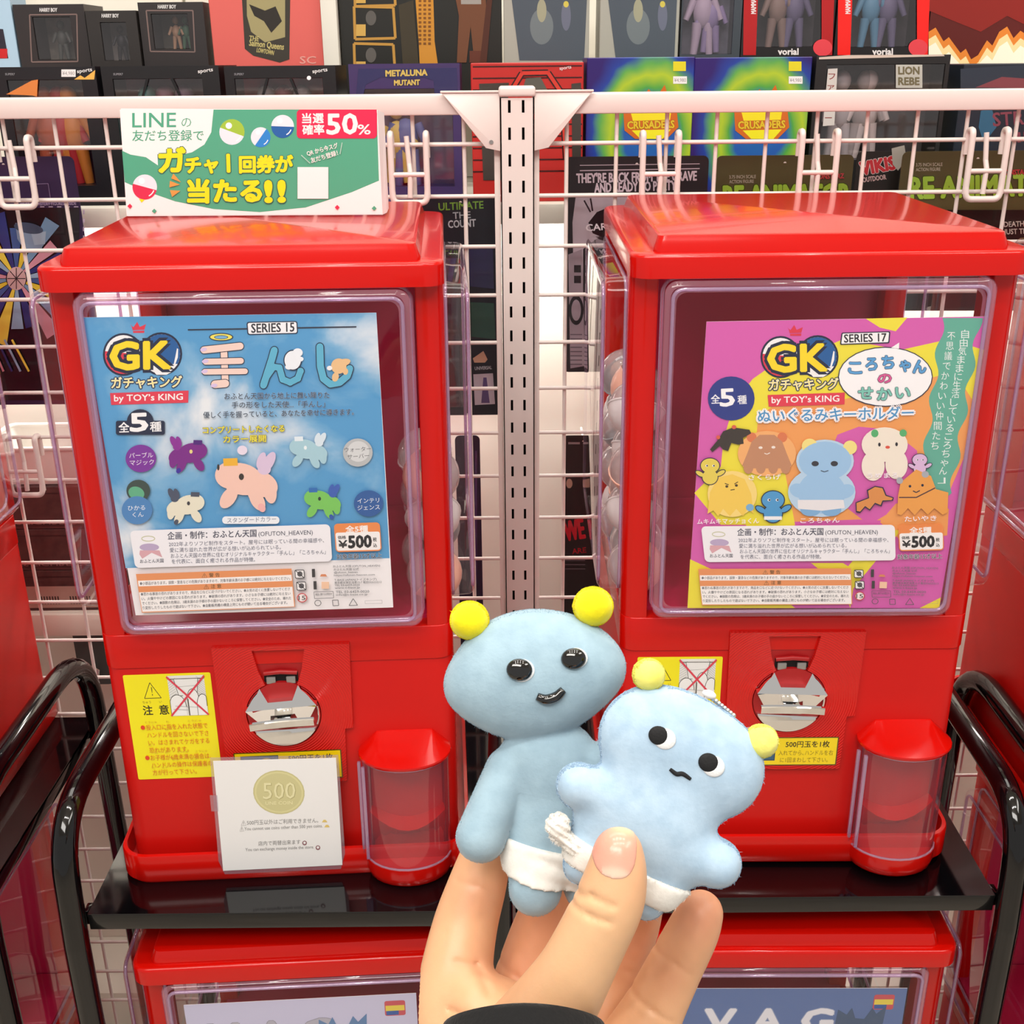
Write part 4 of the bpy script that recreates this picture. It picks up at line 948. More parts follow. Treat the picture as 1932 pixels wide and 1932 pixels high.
ML = machine('capsule_machine', 'red capsule machine on the left with sky-blue poster, banner board on its roof', 'L')
KN = [c for c in ML.children if c.name.startswith('turn_knob')][0]; KN.rotation_euler = (0, math.radians(-4), 0)
MR = dup(ML, mmat('R'), 'red capsule machine on the right with the pink and yellow poster')
for c in MR.children:
    if c.name.startswith('turn_knob'): c.rotation_euler = (0, math.radians(2), 0)
low = {}
for nm, (x, y, z, a), lb in (('l', (-.1985, -.0260, -.6185, 3.2), 'red capsule machine under the tray at lower left, only its lid and window top showing'), ('r', (.2555, -.0185, -.6185, -.6), 'red capsule machine under the tray at lower right beside the pinky finger'),):
    M = Matrix.Translation((x, y, z)) @ Matrix.Rotation(math.radians(a), 4, 'Z'); dup(ML, M, lb, skip=('warning_sticker', 'coin_label')); lower_poster(M, nm == 'l')
for x, y, z, lb in ((-.682, .01, 0, 'red capsule machine mostly outside the left edge of the picture'), (.656, .012, 0, 'red capsule machine mostly outside the right edge of the picture'),
                    (-.695, -.01, -.6185, 'lower red capsule machine beyond the stand at the left edge'), (.690, -.01, -.6185, 'lower red capsule machine beyond the stand at the right edge')):
    dup(ML, Matrix.Translation((x, y, z)), lb, skip=('warning_sticker', 'coin_label'))
# capsules seen through the side windows
CW = clear('capsule_clear', '#efe9ea', .3, .08, milk=.35, milkcol='#e9e2e2')
def capsule(colr, nm):
    t = empty('toy_capsule', '', 'capsule')
    for half, mt in ((0, mat('capsule_'+nm, colr, .3, coat=.3)), (1, CW)):
        tb = bmesh.new(); bmesh.ops.create_uvsphere(tb, u_segments=20, v_segments=12, radius=.0245)
        bmesh.ops.bisect_plane(tb, geom=tb.verts[:]+tb.edges[:]+tb.faces[:], plane_co=(0, 0, 0), plane_no=(0, 0, 1 if not half else -1), clear_outer=True)
        b = B(); merge(b, tb); finish('half_shell', b, mt, t, 60)
    b = B(); tube(b, [(.0247*math.cos(a), .0247*math.sin(a), 0) for a in np.linspace(0, 2*math.pi, 24)[:-1]], .0009, 6, closed=True); finish('seam_ring', b, mat('capsule_'+nm, colr), t, 60)
    b = B(); sphere(b, (0, 0, .004), .013, 12, 8, (1, .8, 1)); finish('toy', b, mat('capsule_toy', '#d9b8a0', .7), t, 60)
    return t
protos = [capsule('#f0b8a0', 'peach'), capsule('#e8e4e2', 'white'), capsule('#9aa4a8', 'grey')]
labs = ['peach and clear capsule', 'white and clear capsule', 'grey and clear capsule']
used = [False]*3
def put_capsule(M, i, side, where):
    g = 'capsules inside the %s machine' % side; lb = '%s, %s of the %s machine' % (labs[i], where, side)
    if not used[i]: used[i] = True; o = protos[i]; o.matrix_world = M; o['label'] = lb; o['group'] = g; return
    dup(protos[i], M, lb, g)
n = 0
for side, mm_ in (('left', mmat('L')), ('right', mmat('R'))):
    s = 1 if side == 'left' else -1
    for k, (y, z) in enumerate(((.055, .278), (.108, .277), (.162, .278), (.216, .277), (.082, .322), (.136, .324), (.19, .322), (.245, .325), (.06, .367), (.112, .368), (.168, .37), (.222, .368), (.086, .412), (.14, .415), (.196, .413))):
        if side == 'left' and k > 9: break
        R_ = Matrix.Rotation(random.uniform(-1.2, 1.2), 4, 'X') @ Matrix.Rotation(random.uniform(-1.2, 1.2), 4, 'Y')
        put_capsule(mm_ @ Matrix.Translation((s*(.134-.006*(k % 2)), y, z)) @ R_, (0, 1, 2, 0, 1, 0, 2, 1)[k % 8] if k % 4 != 3 else 1, side, '%s from the front in the %s row' % (('first', 'second', 'third', 'fourth')[k % 4], ('bottom', 'second', 'third', 'top')[k//4]))
# ------------------------------------------------------------------ boxed toys on the shelves behind the net
def carton(name, label, cat, x0, y0, x1, y1, Y, D, col, zb=None, art=None, rough=.4, group=None, win=None, figs=(), th=None, m=None):
    """front face given by photo pixels on plane Y; optional window (px rect) opens a real recess"""
    p = at((x0+x1)/2, y0, Y); X0 = at(x0, (y0+y1)/2 if th is None else y0+5, Y).x; X1 = at(x1, (y0+y1)/2 if th is None else y0+5, Y).x
    z1 = p.z; z0 = zb if zb is not None else at((x0+x1)/2, y1, Y).z; cx = (X0+X1)/2
    t = empty(name, label, cat, Matrix.Translation((cx, Y, z0)), group); hw = (X1-X0)/2; h = z1-z0; mt = m or mat('carton_'+col.strip('#'), col, rough)
    fl = lambda px, py: (at(px, py, Y).x-cx, at(px, py, Y).z-z0)
    if win:
        a_, b_ = fl(win[0], win[1]), fl(win[2], win[3]); wx0, wx1 = a_[0], b_[0]; wz1, wz0 = a_[1], max(b_[1], .006)
        b = B()
        box(b, -hw, wx0, 0, D, 0, h); box(b, wx1, hw, 0, D, 0, h); box(b, wx0, wx1, 0, D, 0, wz0); box(b, wx0, wx1, 0, D, wz1, h); box(b, wx0, wx1, D-.004, D, wz0, wz1)
        finish('carton', b, mt, t, 0)
        b = B(); box(b, wx0+.0005, wx1-.0005, .0015, .002, wz0+.0005, wz1-.0005); finish('window', b, BLIS, t, 0)
        b = B(); box(b, wx0, wx1, min(.045, D*.6), min(.047, D*.6+.002), wz0, wz1); finish('backdrop_card', b, mat('backdrop_'+win[4].strip('#'), win[4], .5, noise=(win[5], 30)), t, 0)
        for (fx, fy, s, c) in figs:
            q = fl(fx, fy); b = B(); d = min(.028, D*.35); zc = (wz0+wz1)/2; s = min(s*1.25, (wz1-wz0)/.064); q = (q[0], min(q[1]-.006, wz1-.031*s)); q = (min(max(q[0], wx0+.016*s), wx1-.016*s), max(q[1], wz0+.034*s) if (wz1-wz0) > .066*s else zc)
            for part, pr in (('torso', ((0, 0, 0), (.0085, .006, .013))), ('head', ((0, 0, .021), (.0062, .006, .0072)))):
                sphere(b, (q[0]+pr[0][0]*s, d, q[1]+pr[0][2]*s), 1, 10, 8, tuple(v*s for v in pr[1]))
            for sx in (-1, 1):
                tube(b, [(q[0]+sx*.008*s, d, q[1]+.009*s), (q[0]+sx*.0145*s, d-.003, q[1]-.006*s)], [.0035*s, .0025*s], 8)
                tube(b, [(q[0]+sx*.004*s, d, q[1]-.008*s), (q[0]+sx*.0065*s, d, q[1]-.032*s)], [.0045*s, .003*s], 8)
            finish('figure', b, mat('figure_'+c.strip('#'), c, .55), t, 60)
    else:
        b = B(); box(b, -hw, hw, 0, D, 0, h, .0008, 1); finish('carton', b, mt, t, 0)
    if art:
        a = Art(fl, -.0003, -.00002); a.hw, a.h = hw, h; art(a)
        if a.V: a.build('print', t, GLOSSP)
    return t
def price_tag(a, x, y, w=22, h=14, c='#e8e6e6'): a.rect(x, y, x+w, y+h, c); a.text('¥4,980', x+2, y+h*.75, x+w-2, y+h*.75, h*.7, '#8a8a8a')
Y2, Z2 = .5, .5446; Y1, Z1 = .668, .6551
# back row, resting on the raised shelf
def A(f): return f
def wtitle(s, x0, x1, y, h=9): return lambda a: a.text(s, x0, y, x1, y, h, '#d8d4d4', .04)
carton('figure_box', 'pale blue packet with a red corner at the top left edge of the picture', 'box', -60, -60, 22, 112, Y1, .05, '#a9c6dc', Z1, lambda a: (a.poly([(-60, 50), (6, 55), (16, 110), (-60, 112)], '#2a2230'), a.rect(-60, 92, 14, 110, '#c41c20')))
carton('window_box', 'small black window box with a beige lined window, leftmost on the upper shelf', 'box', 32, 8, 165, 125, Y1, .07, '#2b2526', Z1, lambda a: (a.text('HARRY BOY', 75, 22, 108, 22, 10, '#d8d4d4', .05), a.line([(56, 28), (145, 27), (147, 116), (60, 117)], 2.5, '#7a6460', True)), win=(60, 32, 143, 112, '#8f8a78', '#6a675a'), figs=((104, 76, 1.0, '#4a5048'),))
carton('window_box', 'narrow black window box, second on the upper shelf, with a dark figure inside', 'box', 167, 20, 262, 125, Y1-.004, .06, '#2a2524', Z1, lambda a: a.text('HARRY BOY', 192, 33, 224, 33, 10, '#d8d4d4', .05), win=(188, 42, 246, 114, '#9a958a', '#807a70'), figs=((218, 72, 1.0, '#16171a'),))
carton('window_box', 'black window box on the upper shelf touching the salmon pink carton', 'box', 266, 4, 388, 122, Y1, .07, '#2c2627', Z1, lambda a: (a.text('HARRY BOY', 298, 16, 332, 16, 10, '#d8d4d4', .05), a.line([(276, 20), (364, 20), (368, 98), (284, 97)], 2.5, '#7a6460', True)), win=(284, 26, 360, 92, '#3c3c34', '#57523f'), figs=((322, 55, 1.1, '#b08c6a'), (345, 66, .8, '#3f6a4c')))
def salmon(a):
    a.poly([(455, -30), (548, -30), (546, 112), (528, 118), (478, 105), (462, 92)], '#3a342c'); a.poly([(465, -30), (538, -30), (538, 70), (500, 80), (474, 60), (466, 30)], '#a09468')
    a.poly([(470, 8), (500, 20), (520, 12), (532, 40), (512, 62), (498, 40), (480, 30)], '#2c2620'); a.text('THE', 470, 76, 488, 78, 13, '#c0b070', .04); a.text('Salmon Queens', 470, 86, 535, 94, 17, '#c0b070', .04); a.text('LOWTOWN', 484, 98, 516, 104, 12, '#c0b070', .04)
    a.text('SC', 566, 120, 596, 120, 20, '#e09a90', .03)
carton('flat_box', 'large salmon pink carton with a dark emblem on the upper shelf', 'box', 396, -60, 606, 124, Y1, .06, '#d8615a', Z1, salmon)
def bigdark(a):
    for y in (-50, 12, 82):
        a.line([(668, y), (742, y+2), (746, y+60), (670, y+62)], 5, '#b8893c', True); a.rect(672, y+34, 690, y+56, '#c8a050'); a.ell(700, y+22, 10, 14, '#585450')
    a.poly([(782, -60), (816, -60), (820, 78), (826, 120), (792, 120), (790, 78), (784, 0)], '#c4862c')
    for i in range(12):
        for j in range(3): a.rect(790+j*9, -8+i*8, 795+j*9, -4+i*8, '#7a4a14')
    a.poly([(752, 10), (780, 0), (790, 120), (760, 120)], '#3a3222')
    a.poly([(862, -60), (912, -60), (918, 20), (925, 30), (920, 60), (914, 40), (910, 118), (895, 118), (888, 50), (880, 118), (862, 118), (866, 30), (860, 0)], '#6a4028'); a.poly([(868, -40), (906, -40), (908, 8), (870, 8)], '#97928c'); a.rect(886, 96, 914, 118, '#5c2c1c')
    a.poly([(925, -60), (934, -60), (918, 120), (905, 120)], '#4a2416')
carton('diorama_box', 'big dark carton with gold frames and a glowing tower behind the left net', 'box', 640, -60, 946, 124, Y1, .09, '#15140f', Z1, bigdark)
for x0, x1, lb in ((950, 1112, 'tall slate grey carton with tapered sides above the slotted post'), (1132, 1282, 'tall slate grey carton right of its twin, above the yellow-green cartons')):
    carton('slate_box', lb, 'box', x0, -60, x1, 114, Y1, .07, '#a2a096', Z1, lambda a, x0=x0, x1=x1: (a.poly([(x0+8, -60), (x1-2, -60), (x1-10, 114), (x0+30, 114)], '#4a525c'), a.ell(x0+72, 50, 22, 34, '#6c7478'), a.ell(x0+72, 20, 9, 22, '#9a9880'), a.ell(x0+118, 30, 9, 28, '#666a7c'), a.ell(x0+118, 8, 5, 6, '#c8b850')), group='slate cartons on the upper shelf')
carton('blister_pack', 'clear blister pack with a purple-grey figure, right of the slate grey cartons', 'packet', 1286, -60, 1400, 106, Y1, .05, '#3a4048', Z1, None, win=(1292, -60, 1380, 102, '#7c7a86', '#575a66'), figs=((1330, 40, 1.6, '#b0a0b0'), (1345, 62, 1.0, '#8a7ca0')))
for x0, x1, c, lb in ((1402, 1576, '#b01418', 'black figure box with dark red spines on the upper shelf'), (1580, 1756, '#f01a12', 'black figure box with bright red spines on the upper shelf')):
    def sp(a, x0=x0, x1=x1, c=c):
        a.poly([(x0+2, -60), (x0+30, -60), (x0+24, 104), (x0, 104)], c); a.poly([(x1-26, -60), (x1, -60), (x1-6, 104), (x1-26, 104)], c); a.ell(x1-24, 90, 18, 16, '#e0404a')
        a.text('MAMMAL', x0+24, 26, x0+24, -6, 13, '#e8d8d8', .05); a.text('vorial', x0+66, 103, x0+104, 103, 17, '#e8e0e0', .06)
    carton('figure_box', lb, 'box', x0, -60, x1, 104, Y1, .07, '#1a1618', Z1, sp, win=(x0+30, -60, x1-28, 88, '#4a4448', '#2a2428'), figs=((x0+72, 40, 1.6, '#5a8fa8'if c[1] == 'f' else '#8a7468'), (x0+104, 52, 1.3, '#6a6480')))
def fire(a):
    pts = [(1752, 60), (1765, 52), (1780, 78), (1790, 70), (1812, 100), (1822, 92), (1832, 112), (1845, 104), (1862, 76), (1872, 86), (1885, 60), (1900, 50), (1912, 72), (1925, 58), (1960, 80), (1960, 122), (1752, 122)]
    a.poly([(1752, -60), (1800, -60), (1960, 0), (1960, 60), (1900, 30), (1850, 60), (1800, 40), (1752, 20)], '#8a1c12'); a.poly(pts, '#e0822c'); a.poly([(x, y+14 if y < 120 else y) for x, y in pts], '#f4d9a0'); a.poly([(x, min(y+28, 122)) for x, y in pts], '#fbf2dc')
carton('flat_box', 'dark red carton printed with pale flames at the top right corner', 'box', 1752, -60, 1960, 122, Y1, .08, '#5a120c', Z1, fire)
# front row, resting on the lipped shelf
def hdr(x0, x1, brand=True, extra=None):
    def f(a):
        a.text('SUPER7', x0+8, 142, x0+26, 142, 6, '#8a8a90', .03); a.text('sports', x1-50, 138, x1-22, 134, 10, '#e0e0e0', .04)
        if extra: extra(a)
    return f
carton('figure_box', 'black-topped figure box with flame artwork behind the net, far left of the front row', 'box', 2, 126, 196, 380, Y2, .09, '#131117', Z2, hdr(2, 196, extra=lambda a: (price_tag(a, 116, 131, 27, 14), a.poly([(140, 150), (152, 142), (160, 147), (172, 138), (180, 132), (178, 150)], '#e8b050'), a.poly([(12, 178), (60, 152), (72, 150), (70, 182), (60, 180)], '#d8803c'))), win=(12, 151, 182, 350, '#8a4a2c', '#5a2420'), figs=((40, 182, 1.9, '#a8502c'), (95, 200, 1.7, '#a81c20'), (140, 240, 1.9, '#c87a24')))
carton('figure_box', 'black-topped figure box with slanted windows, second in the front row', 'box', 206, 124, 424, 380, Y2, .09, '#101014', Z2, hdr(206, 424, extra=lambda a: [a.line([(278, 148), (268, 190)], 5, '#0c0c10'), a.line([(324, 148), (344, 190)], 5, '#0c0c10')]), win=(212, 149, 402, 350, '#7c5a60', '#57424c'), figs=((250, 172, 1.4, '#4a8a80'), (298, 176, 1.5, '#8a6470'), (360, 176, 1.5, '#7a6a7a')))
carton('figure_box', 'black-topped figure box with red interior, directly above the banner board', 'box', 434, 124, 640, 380, Y2, .09, '#0e0d12', Z2, hdr(434, 640, extra=lambda a: [a.line([(504, 148), (494, 190)], 5, '#0c0c10'), a.line([(548, 148), (566, 190)], 5, '#0c0c10'), a.ell(583, 147, 4, 4, '#f0f0f4')]), win=(442, 148, 622, 350, '#a83c44', '#6a2830'), figs=((476, 172, 1.4, '#8a8c88'), (526, 174, 1.4, '#7a4448'), (590, 174, 1.4, '#90908c')))
def metal(a):
    a.poly([(676, 130), (862, 128), (864, 176), (820, 180), (818, 152), (800, 146), (760, 150), (720, 145), (690, 160), (686, 178), (672, 178)], '#2c2a58')
    a.text('METALUNA', 728, 144, 806, 142, 16, '#c8b05c', .08, '#1a1838', .04); a.text('MUTANT', 744, 161, 792, 160, 14, '#c8b05c', .08, '#1a1838', .04)
carton('blister_pack', 'purple-edged blister pack with gold lettering in the front row', 'packet', 664, 120, 870, 372, Y2, .06, '#3a2a5c', Z2, metal, win=(680, 168, 858, 352, '#5a3c58', '#3a3258'), figs=((762, 224, 2.6, '#4e5e94'), (748, 300, 1.2, '#c8b050')))
def redwood(a):
    for y in range(126, 340, 22): a.line([(892, y), (1098, y-2)], 2.5, '#3a0c0c')
    a.line([(962, 176), (985, 138), (1034, 137), (1060, 176), (1068, 300)], 12, '#2a0a0c'); a.line([(962, 176), (985, 138), (1034, 137), (1060, 176), (1068, 300)], 7, '#c83428')
    a.poly([(984, 176), (992, 148), (1020, 146), (1036, 176)], '#56564e'); a.text('sports', 1056, 132, 1078, 129, 9, '#e0c8c8', .04); a.poly([(904, 158), (960, 156), (952, 340), (912, 340)], '#3c3632'); a.poly([(1078, 158), (1096, 156), (1096, 340), (1080, 340)], '#3c3632')
carton('figure_box', 'red box printed like timber planks behind the slotted post bracket', 'box', 890, 118, 1100, 346, Y2, .09, '#b52420', Z2, redwood)
def rainbow_mat():
    m = mat('rainbow_card', '#2060b0', .35).copy(); m.name = 'rainbow_halo_card'; nt = m.node_tree; b = nt.nodes['Principled BSDF']; tc = nt.nodes.new('ShaderNodeTexCoord')
    mp = nt.nodes.new('ShaderNodeMapping'); mp.inputs['Location'].default_value = (-.012, 0, -.055); mp.inputs['Scale'].default_value = (1, 0, .75); nt.links.new(tc.outputs['Object'], mp.inputs[0])
    ln = nt.nodes.new('ShaderNodeVectorMath'); ln.operation = 'LENGTH'; nt.links.new(mp.outputs[0], ln.inputs[0])
    n = nt.nodes.new('ShaderNodeTexNoise'); n.inputs['Scale'].default_value = 25; nt.links.new(tc.outputs['Object'], n.inputs[0])
    ma = nt.nodes.new('ShaderNodeMath'); ma.operation = 'MULTIPLY_ADD'; ma.inputs[1].default_value = .02; nt.links.new(n.outputs[0], ma.inputs[0]); nt.links.new(ln.outputs['Value'], ma.inputs[2])
    r = nt.nodes.new('ShaderNodeValToRGB'); e = r.color_ramp.elements; e[0].position = 0; e[0].color = (*hx('#1c5a9c'), 1); e[1].position = 1; e[1].color = (*hx('#2a1464'), 1)
    for p, c in ((.30, '#1f5ca8'), (.44, '#2456a8'), (.54, '#4c9c40'), (.66, '#a8c02c'), (.76, '#5aa04a'), (.86, '#1f3c94')):
        q = e.new(p); q.color = (*hx(c), 1)
    mr = nt.nodes.new('ShaderNodeMapRange'); mr.inputs[2].default_value = .085; nt.links.new(ma.outputs[0], mr.inputs[0]); nt.links.new(mr.outputs[0], r.inputs[0]); nt.links.new(r.outputs[0], b.inputs['Base Color']); return m
RB = rainbow_mat()
for x0, x1, lb in ((1106, 1306, 'blue and green haloed carton touching the red timber-print box'), (1306, 1524, 'blue and green haloed carton touching the black figure window box')):
    def tox(a, x0=x0, x1=x1):
        c = (x0+x1)/2+22; a.rect(x1-36, 116, x1-12, 134, '#d8cc20'); price_tag(a, x1-36, 144, 26, 14)
        a.poly([(c-52, 205), (c-40, 178), (c-20, 186), (c-4, 168), (c+10, 184), (c+26, 160), (c+34, 186), (c+48, 200), (c+52, 240), (c+30, 262), (c-30, 262), (c-50, 246)], '#c8641c'); a.poly([(c-40, 205), (c+40, 200), (c+36, 226), (c-34, 228)], '#e8d820')
        a.text('CRUSADERS', c-44, 243, c+44, 241, 20, '#d8b828', .07, '#7a2c10', .03); a.poly([(c-36, 246), (c+38, 244), (c+22, 262), (c-20, 262)], '#e8e020')
    carton('haloed_box', lb, 'box', x0, 108, x1, 330, Y2, .08, '#2060b0', Z2, tox, m=RB, group='blue and green haloed cartons')
def lion(a):
    a.rect(1690, 122, 1740, 166, '#b4b4ac'); a.text('LION', 1695, 140, 1734, 140, 20, '#6a6248', .07); a.text('REBE', 1695, 160, 1734, 160, 20, '#6a6248', .07)
    a.poly([(1562, 130), (1580, 129), (1574, 236), (1552, 238)], '#c8c4c0'); a.vtext('ファイター', 1570, 134, 1562, 232, 15, '#8a4a48', .03)
    a.poly([(1545, 108), (1600, 104), (1780, 103), (1782, 106), (1545, 112)], '#c8b8ac')
carton('window_box', 'black window box with pale dressed figures behind the net on the right', 'box', 1532, 104, 1780, 330, Y2, .09, '#1c1b1c', Z2, lion, win=(1560, 122, 1762, 300, '#4c4a48', '#302e30'), figs=((1600, 182, 2.0, '#b8b4b0'), (1652, 182, 2.0, '#c8c0b8'), (1640, 225, 1.7, '#a09a94')))
def strx(a):
    a.poly([(1812, 130), (1932, 122), (1932, 172), (1812, 176)], '#28303e'); a.poly([(1840, 165), (1890, 145), (1932, 148), (1932, 166)], '#7c3c44'); a.poly([(1850, 210), (1870, 200), (1880, 240), (1856, 270), (1846, 240)], '#2a5a78')
    a.text('STR', 1874, 238, 1932, 234, 36, '#7a3a48', .04); a.text('III', 1920, 268, 1950, 266, 26, '#7a3a48', .06)
carton('figure_box', 'dark blue figure box in the front row at the right edge', 'box', 1806, 120, 2010, 330, Y2, .09, '#1c2430', Z2, strx)
# ------------------------------------------------------------------ packets hanging on hooks below the shelf
def rcard(name, label, quad, Y, col, art, blister=None, hang=True, bc='#555060'):
    """hanging card; quad = px (x0,y0,x1,y1)"""
    x0, y0, x1, y1 = quad; p0 = at(x0, y0, Y); p1 = at(x1, y0, Y); zb = at(x0, y1, Y).z; cx = (p0.x+p1.x)/2; t = empty(name, label, 'packet', Matrix.Translation((cx, Y, zb)))
    fl = lambda px, py: (at(px, py, Y).x-cx, at(px, py, Y).z-zb); hw = (p1.x-p0.x)/2; h = p0.z-zb
    b = B(); prism(b, rrect(-hw, hw, 0, h, .006, 4), 0, .0012); finish('backing_card', b, mat('card_'+col.strip('#'), col, .4), t, 0)
    b = B(); tube(b, [(0, .0, h-.008), (0, .05, h-.006)], .0016, 8); finish('hanging_peg', b, WHITE, t, 60)
    a = Art(fl, -.0003, -.00002); a.hw = hw; a.h = h; art(a)
    if a.V: a.build('print', t, GLOSSP)
    if blister:
        bx0, by0, bx1, by1 = blister; q0 = fl(bx0, by0); q1 = fl(bx1, by1); b = B()
        slab_pts = rrect(q0[0], q1[0], q1[1], q0[1], .008, 4); prism(b, slab_pts, -.022, -.0004, .004); finish('blister', b, BLIS, t, 40)
    return t
YH = .415
def fan(a):
    a.rect(-120, 392, 150, 755, '#101016')
    for i in range(16): a.rect(-100+i*16, 389, -92+i*16, 391, '#b8a8c0')
    for i in range(22): a.rect(157, 396+i*16, 160, 404+i*16, '#b8a8c0')
    cx, cy = 32, 525; pal = ['#3f5c94', '#d8c03c', '#6f93b4', '#c890a0', '#23306a', '#8aa8c4', '#e0cc4c', '#2c3a7a']
    for k in range(22):
        a0 = math.radians(k*16.4); a1 = math.radians(k*16.4+14); r0, r1 = 20, 96 if k % 3 else 128
        a.poly([(cx+r0*math.cos(a0), cy+r0*math.sin(a0)), (cx+r1*math.cos(a0), cy+r1*math.sin(a0)), (cx+r1*math.cos(a1), cy+r1*math.sin(a1)), (cx+r0*math.cos(a1), cy+r0*math.sin(a1))], pal[k % 8])
    a.ell(cx, cy, 18, 22, '#c8a8a8')
    for k in range(8): a.line([(cx, cy), (cx+17*math.cos(k*.785), cy+20*math.sin(k*.785))], 1.5, '#201820')
    a.poly([(30, 420), (55, 425), (85, 440), (80, 470), (50, 475), (34, 450)], '#7d95b0'); a.poly([(60, 440), (88, 436), (86, 460), (66, 462)], '#9ab0c4'); a.ell(55, 430, 28, 10, '#3f4f66', 10)
    a.text('SEVERAL MYSTERY FIGURES INSIDE', 40, 388, 145, 386, 8, '#a898b8', .03); a.line([(68, 347), (92, 346), (98, 384), (70, 385)], 1, '#8a7ca0', True)
    for i in range(7): a.line([(-60+i*14, 640), (-40+i*16, 700)], 4, pal[i])
rcard('hanging_pack', 'deep purple hanging packet with a patchwork colour wheel on the left', (-130, 297, 138, 765), YH, '#2c1a44', fan)
def count(a):
    a.text('ULTIMATE', 828, 397, 912, 393, 20, '#6f9c3a', .04); a.text('THE', 855, 413, 888, 411, 18, '#a8b0b8', .03); a.text('COUNT', 846, 430, 898, 427, 20, '#b4bcc4', .04)
    a.poly([(885, 460), (930, 465), (932, 545), (885, 540)], '#1c1a44'); a.poly([(888, 570), (932, 572), (935, 640), (890, 635)], '#123c30'); a.poly([(892, 676), (912, 662), (920, 678), (915, 684), (895, 684)], '#b08a70')
    a.text('UNIVERSAL', 896, 698, 928, 696, 9, '#a8b0b8', .03); a.poly([(893, 706), (930, 704), (934, 762), (896, 764)], '#a8a4b0'); a.poly([(912, 712), (918, 712), (924, 760), (908, 760)], '#4a3468')
rcard('hanging_pack', 'near-black hanging packet lettered THE COUNT between left machine and slotted post', (795, 368, 942, 784), YH, '#0e1420', count, (806, 470, 884, 760))
def grave(a):
    a.line([(1094, 322), (1320, 318)], 2, '#b8a8b4'); a.line([(1094, 312), (1320, 309)], 1.5, '#b8a8b4')
    a.text("THEY'RE BACK FROM THE GRAVE", 1088, 345, 1314, 340, 25, '#d0c0cc', .05); a.text('AND READY TO PARTY!', 1122, 363, 1278, 358, 25, '#d0c0cc', .05)
    a.poly([(1086, 372), (1104, 368), (1190, 366), (1190, 400), (1100, 470), (1100, 560), (1084, 620), (1080, 420)], '#a89aa4')
    a.poly([(1110, 420), (1126, 400), (1150, 390), (1190, 392), (1190, 470), (1118, 440)], '#141016'); a.line([(1102, 378), (1114, 400)], 3, '#1c141c'); a.line([(1114, 374), (1118, 398)], 3, '#1c141c'); a.text('CARD', 1106, 436, 1160, 432, 18, '#d8ccd4', .04)
    a.poly([(1072, 480), (1098, 470), (1104, 690), (1076, 695)], '#8a7c86'); a.ell(1087, 585, 14, 28, '#181418'); a.ell(1087, 585, 9, 20, '#8a7c86')
    for y in (500, 520): a.rect(1083, y, 1096, y+14, '#181418')
    for i in range(8): a.rect(1076, 630+i*8, 1098, 632+i*8, '#5a5058')
rcard('hanging_pack', 'black and grey hanging packet saying back from the grave, beside the slotted post', (1066, 296, 1338, 702), YH, '#1d191f', grave)
for x0, x1, y0, lb in ((1352, 1612, 294, 'olive hanging card with lime lettering just above the right machine lid'), (1704, 1990, 286, 'olive hanging card with big lime lettering at the right edge')):
    def rea(a, x0=x0, x1=x1, y0=y0):
        k = (x0 == 1352); a.text('3.75 INCH SCALE', x0+24, y0+(43 if k else 28), x0+74, y0+(42 if k else 27), 9, '#a8a090', .03); a.text('ACTION FIGURE', x0+24, y0+52-(0 if k else 15), x0+70, y0+51-(0 if k else 15), 9, '#a8a090', .03)
        a.text('RE-ANIMATOR', x0+14, y0+(96 if k else 88), x1-10+(0 if k else 20), y0+(92 if k else 80), 56, '#93ba3c', .07, '#3c4c14', .03)
        a.text('MONSTARZ', x0+184, y0+44, x0+240, y0+42, 13, '#a83434', .08, '#200a0a', .03); a.rect(x0, y0+110, x1, y0+300, '#14120e')
        a.text('DEATH IS', x0+190, y0+142, x0+240, y0+140, 14, '#b8b0a8', .04); a.text('JUST THE', x0+190, y0+156, x0+240, y0+154, 14, '#b8b0a8', .04)
    rcard('hanging_card', lb, (x0, y0, x1, 560), YH+.01, '#4c4424', rea)
rcard('hanging_card', 'small dark hanging card with jagged red lettering between the two olive cards', (1618, 286, 1702, 420), YH+.03, '#1a1614', lambda a: (a.text('VIKIS', 1626, 330, 1690, 318, 34, '#b42c34', .09, '#d8c8c8', .03), a.text('OUTDOOR', 1628, 344, 1672, 338, 13, '#c8a8a8', .05), a.poly([(1682, 280), (1706, 274), (1710, 300), (1694, 322), (1684, 310)], '#a8a49c')))
rcard('hanging_pack', 'black narrow packet with red scrawled letters low behind the net right of the post', (1062, 822, 1140, 1240), .52, '#161014', lambda a: (a.text('WE', 1068, 1020, 1104, 1014, 52, '#b01c2c', .06), a.text('ARE', 1080, 1045, 1106, 1042, 14, '#8a1c24', .05), a.rect(1072, 834, 1094, 838, '#8a8488'), a.ell(1074, 912, 6, 9, '#a89080'), [a.rect(1066, 1056+i*8, 1104, 1058+i*8, '#5a5058') for i in range(3)]))
rcard('hanging_pack', 'dark violet packet edge low behind the net beside the left machine', (858, 822, 905, 1240), .50, '#241a3a', lambda a: a.rect(896, 850, 900, 1100, '#4a3a6a'))
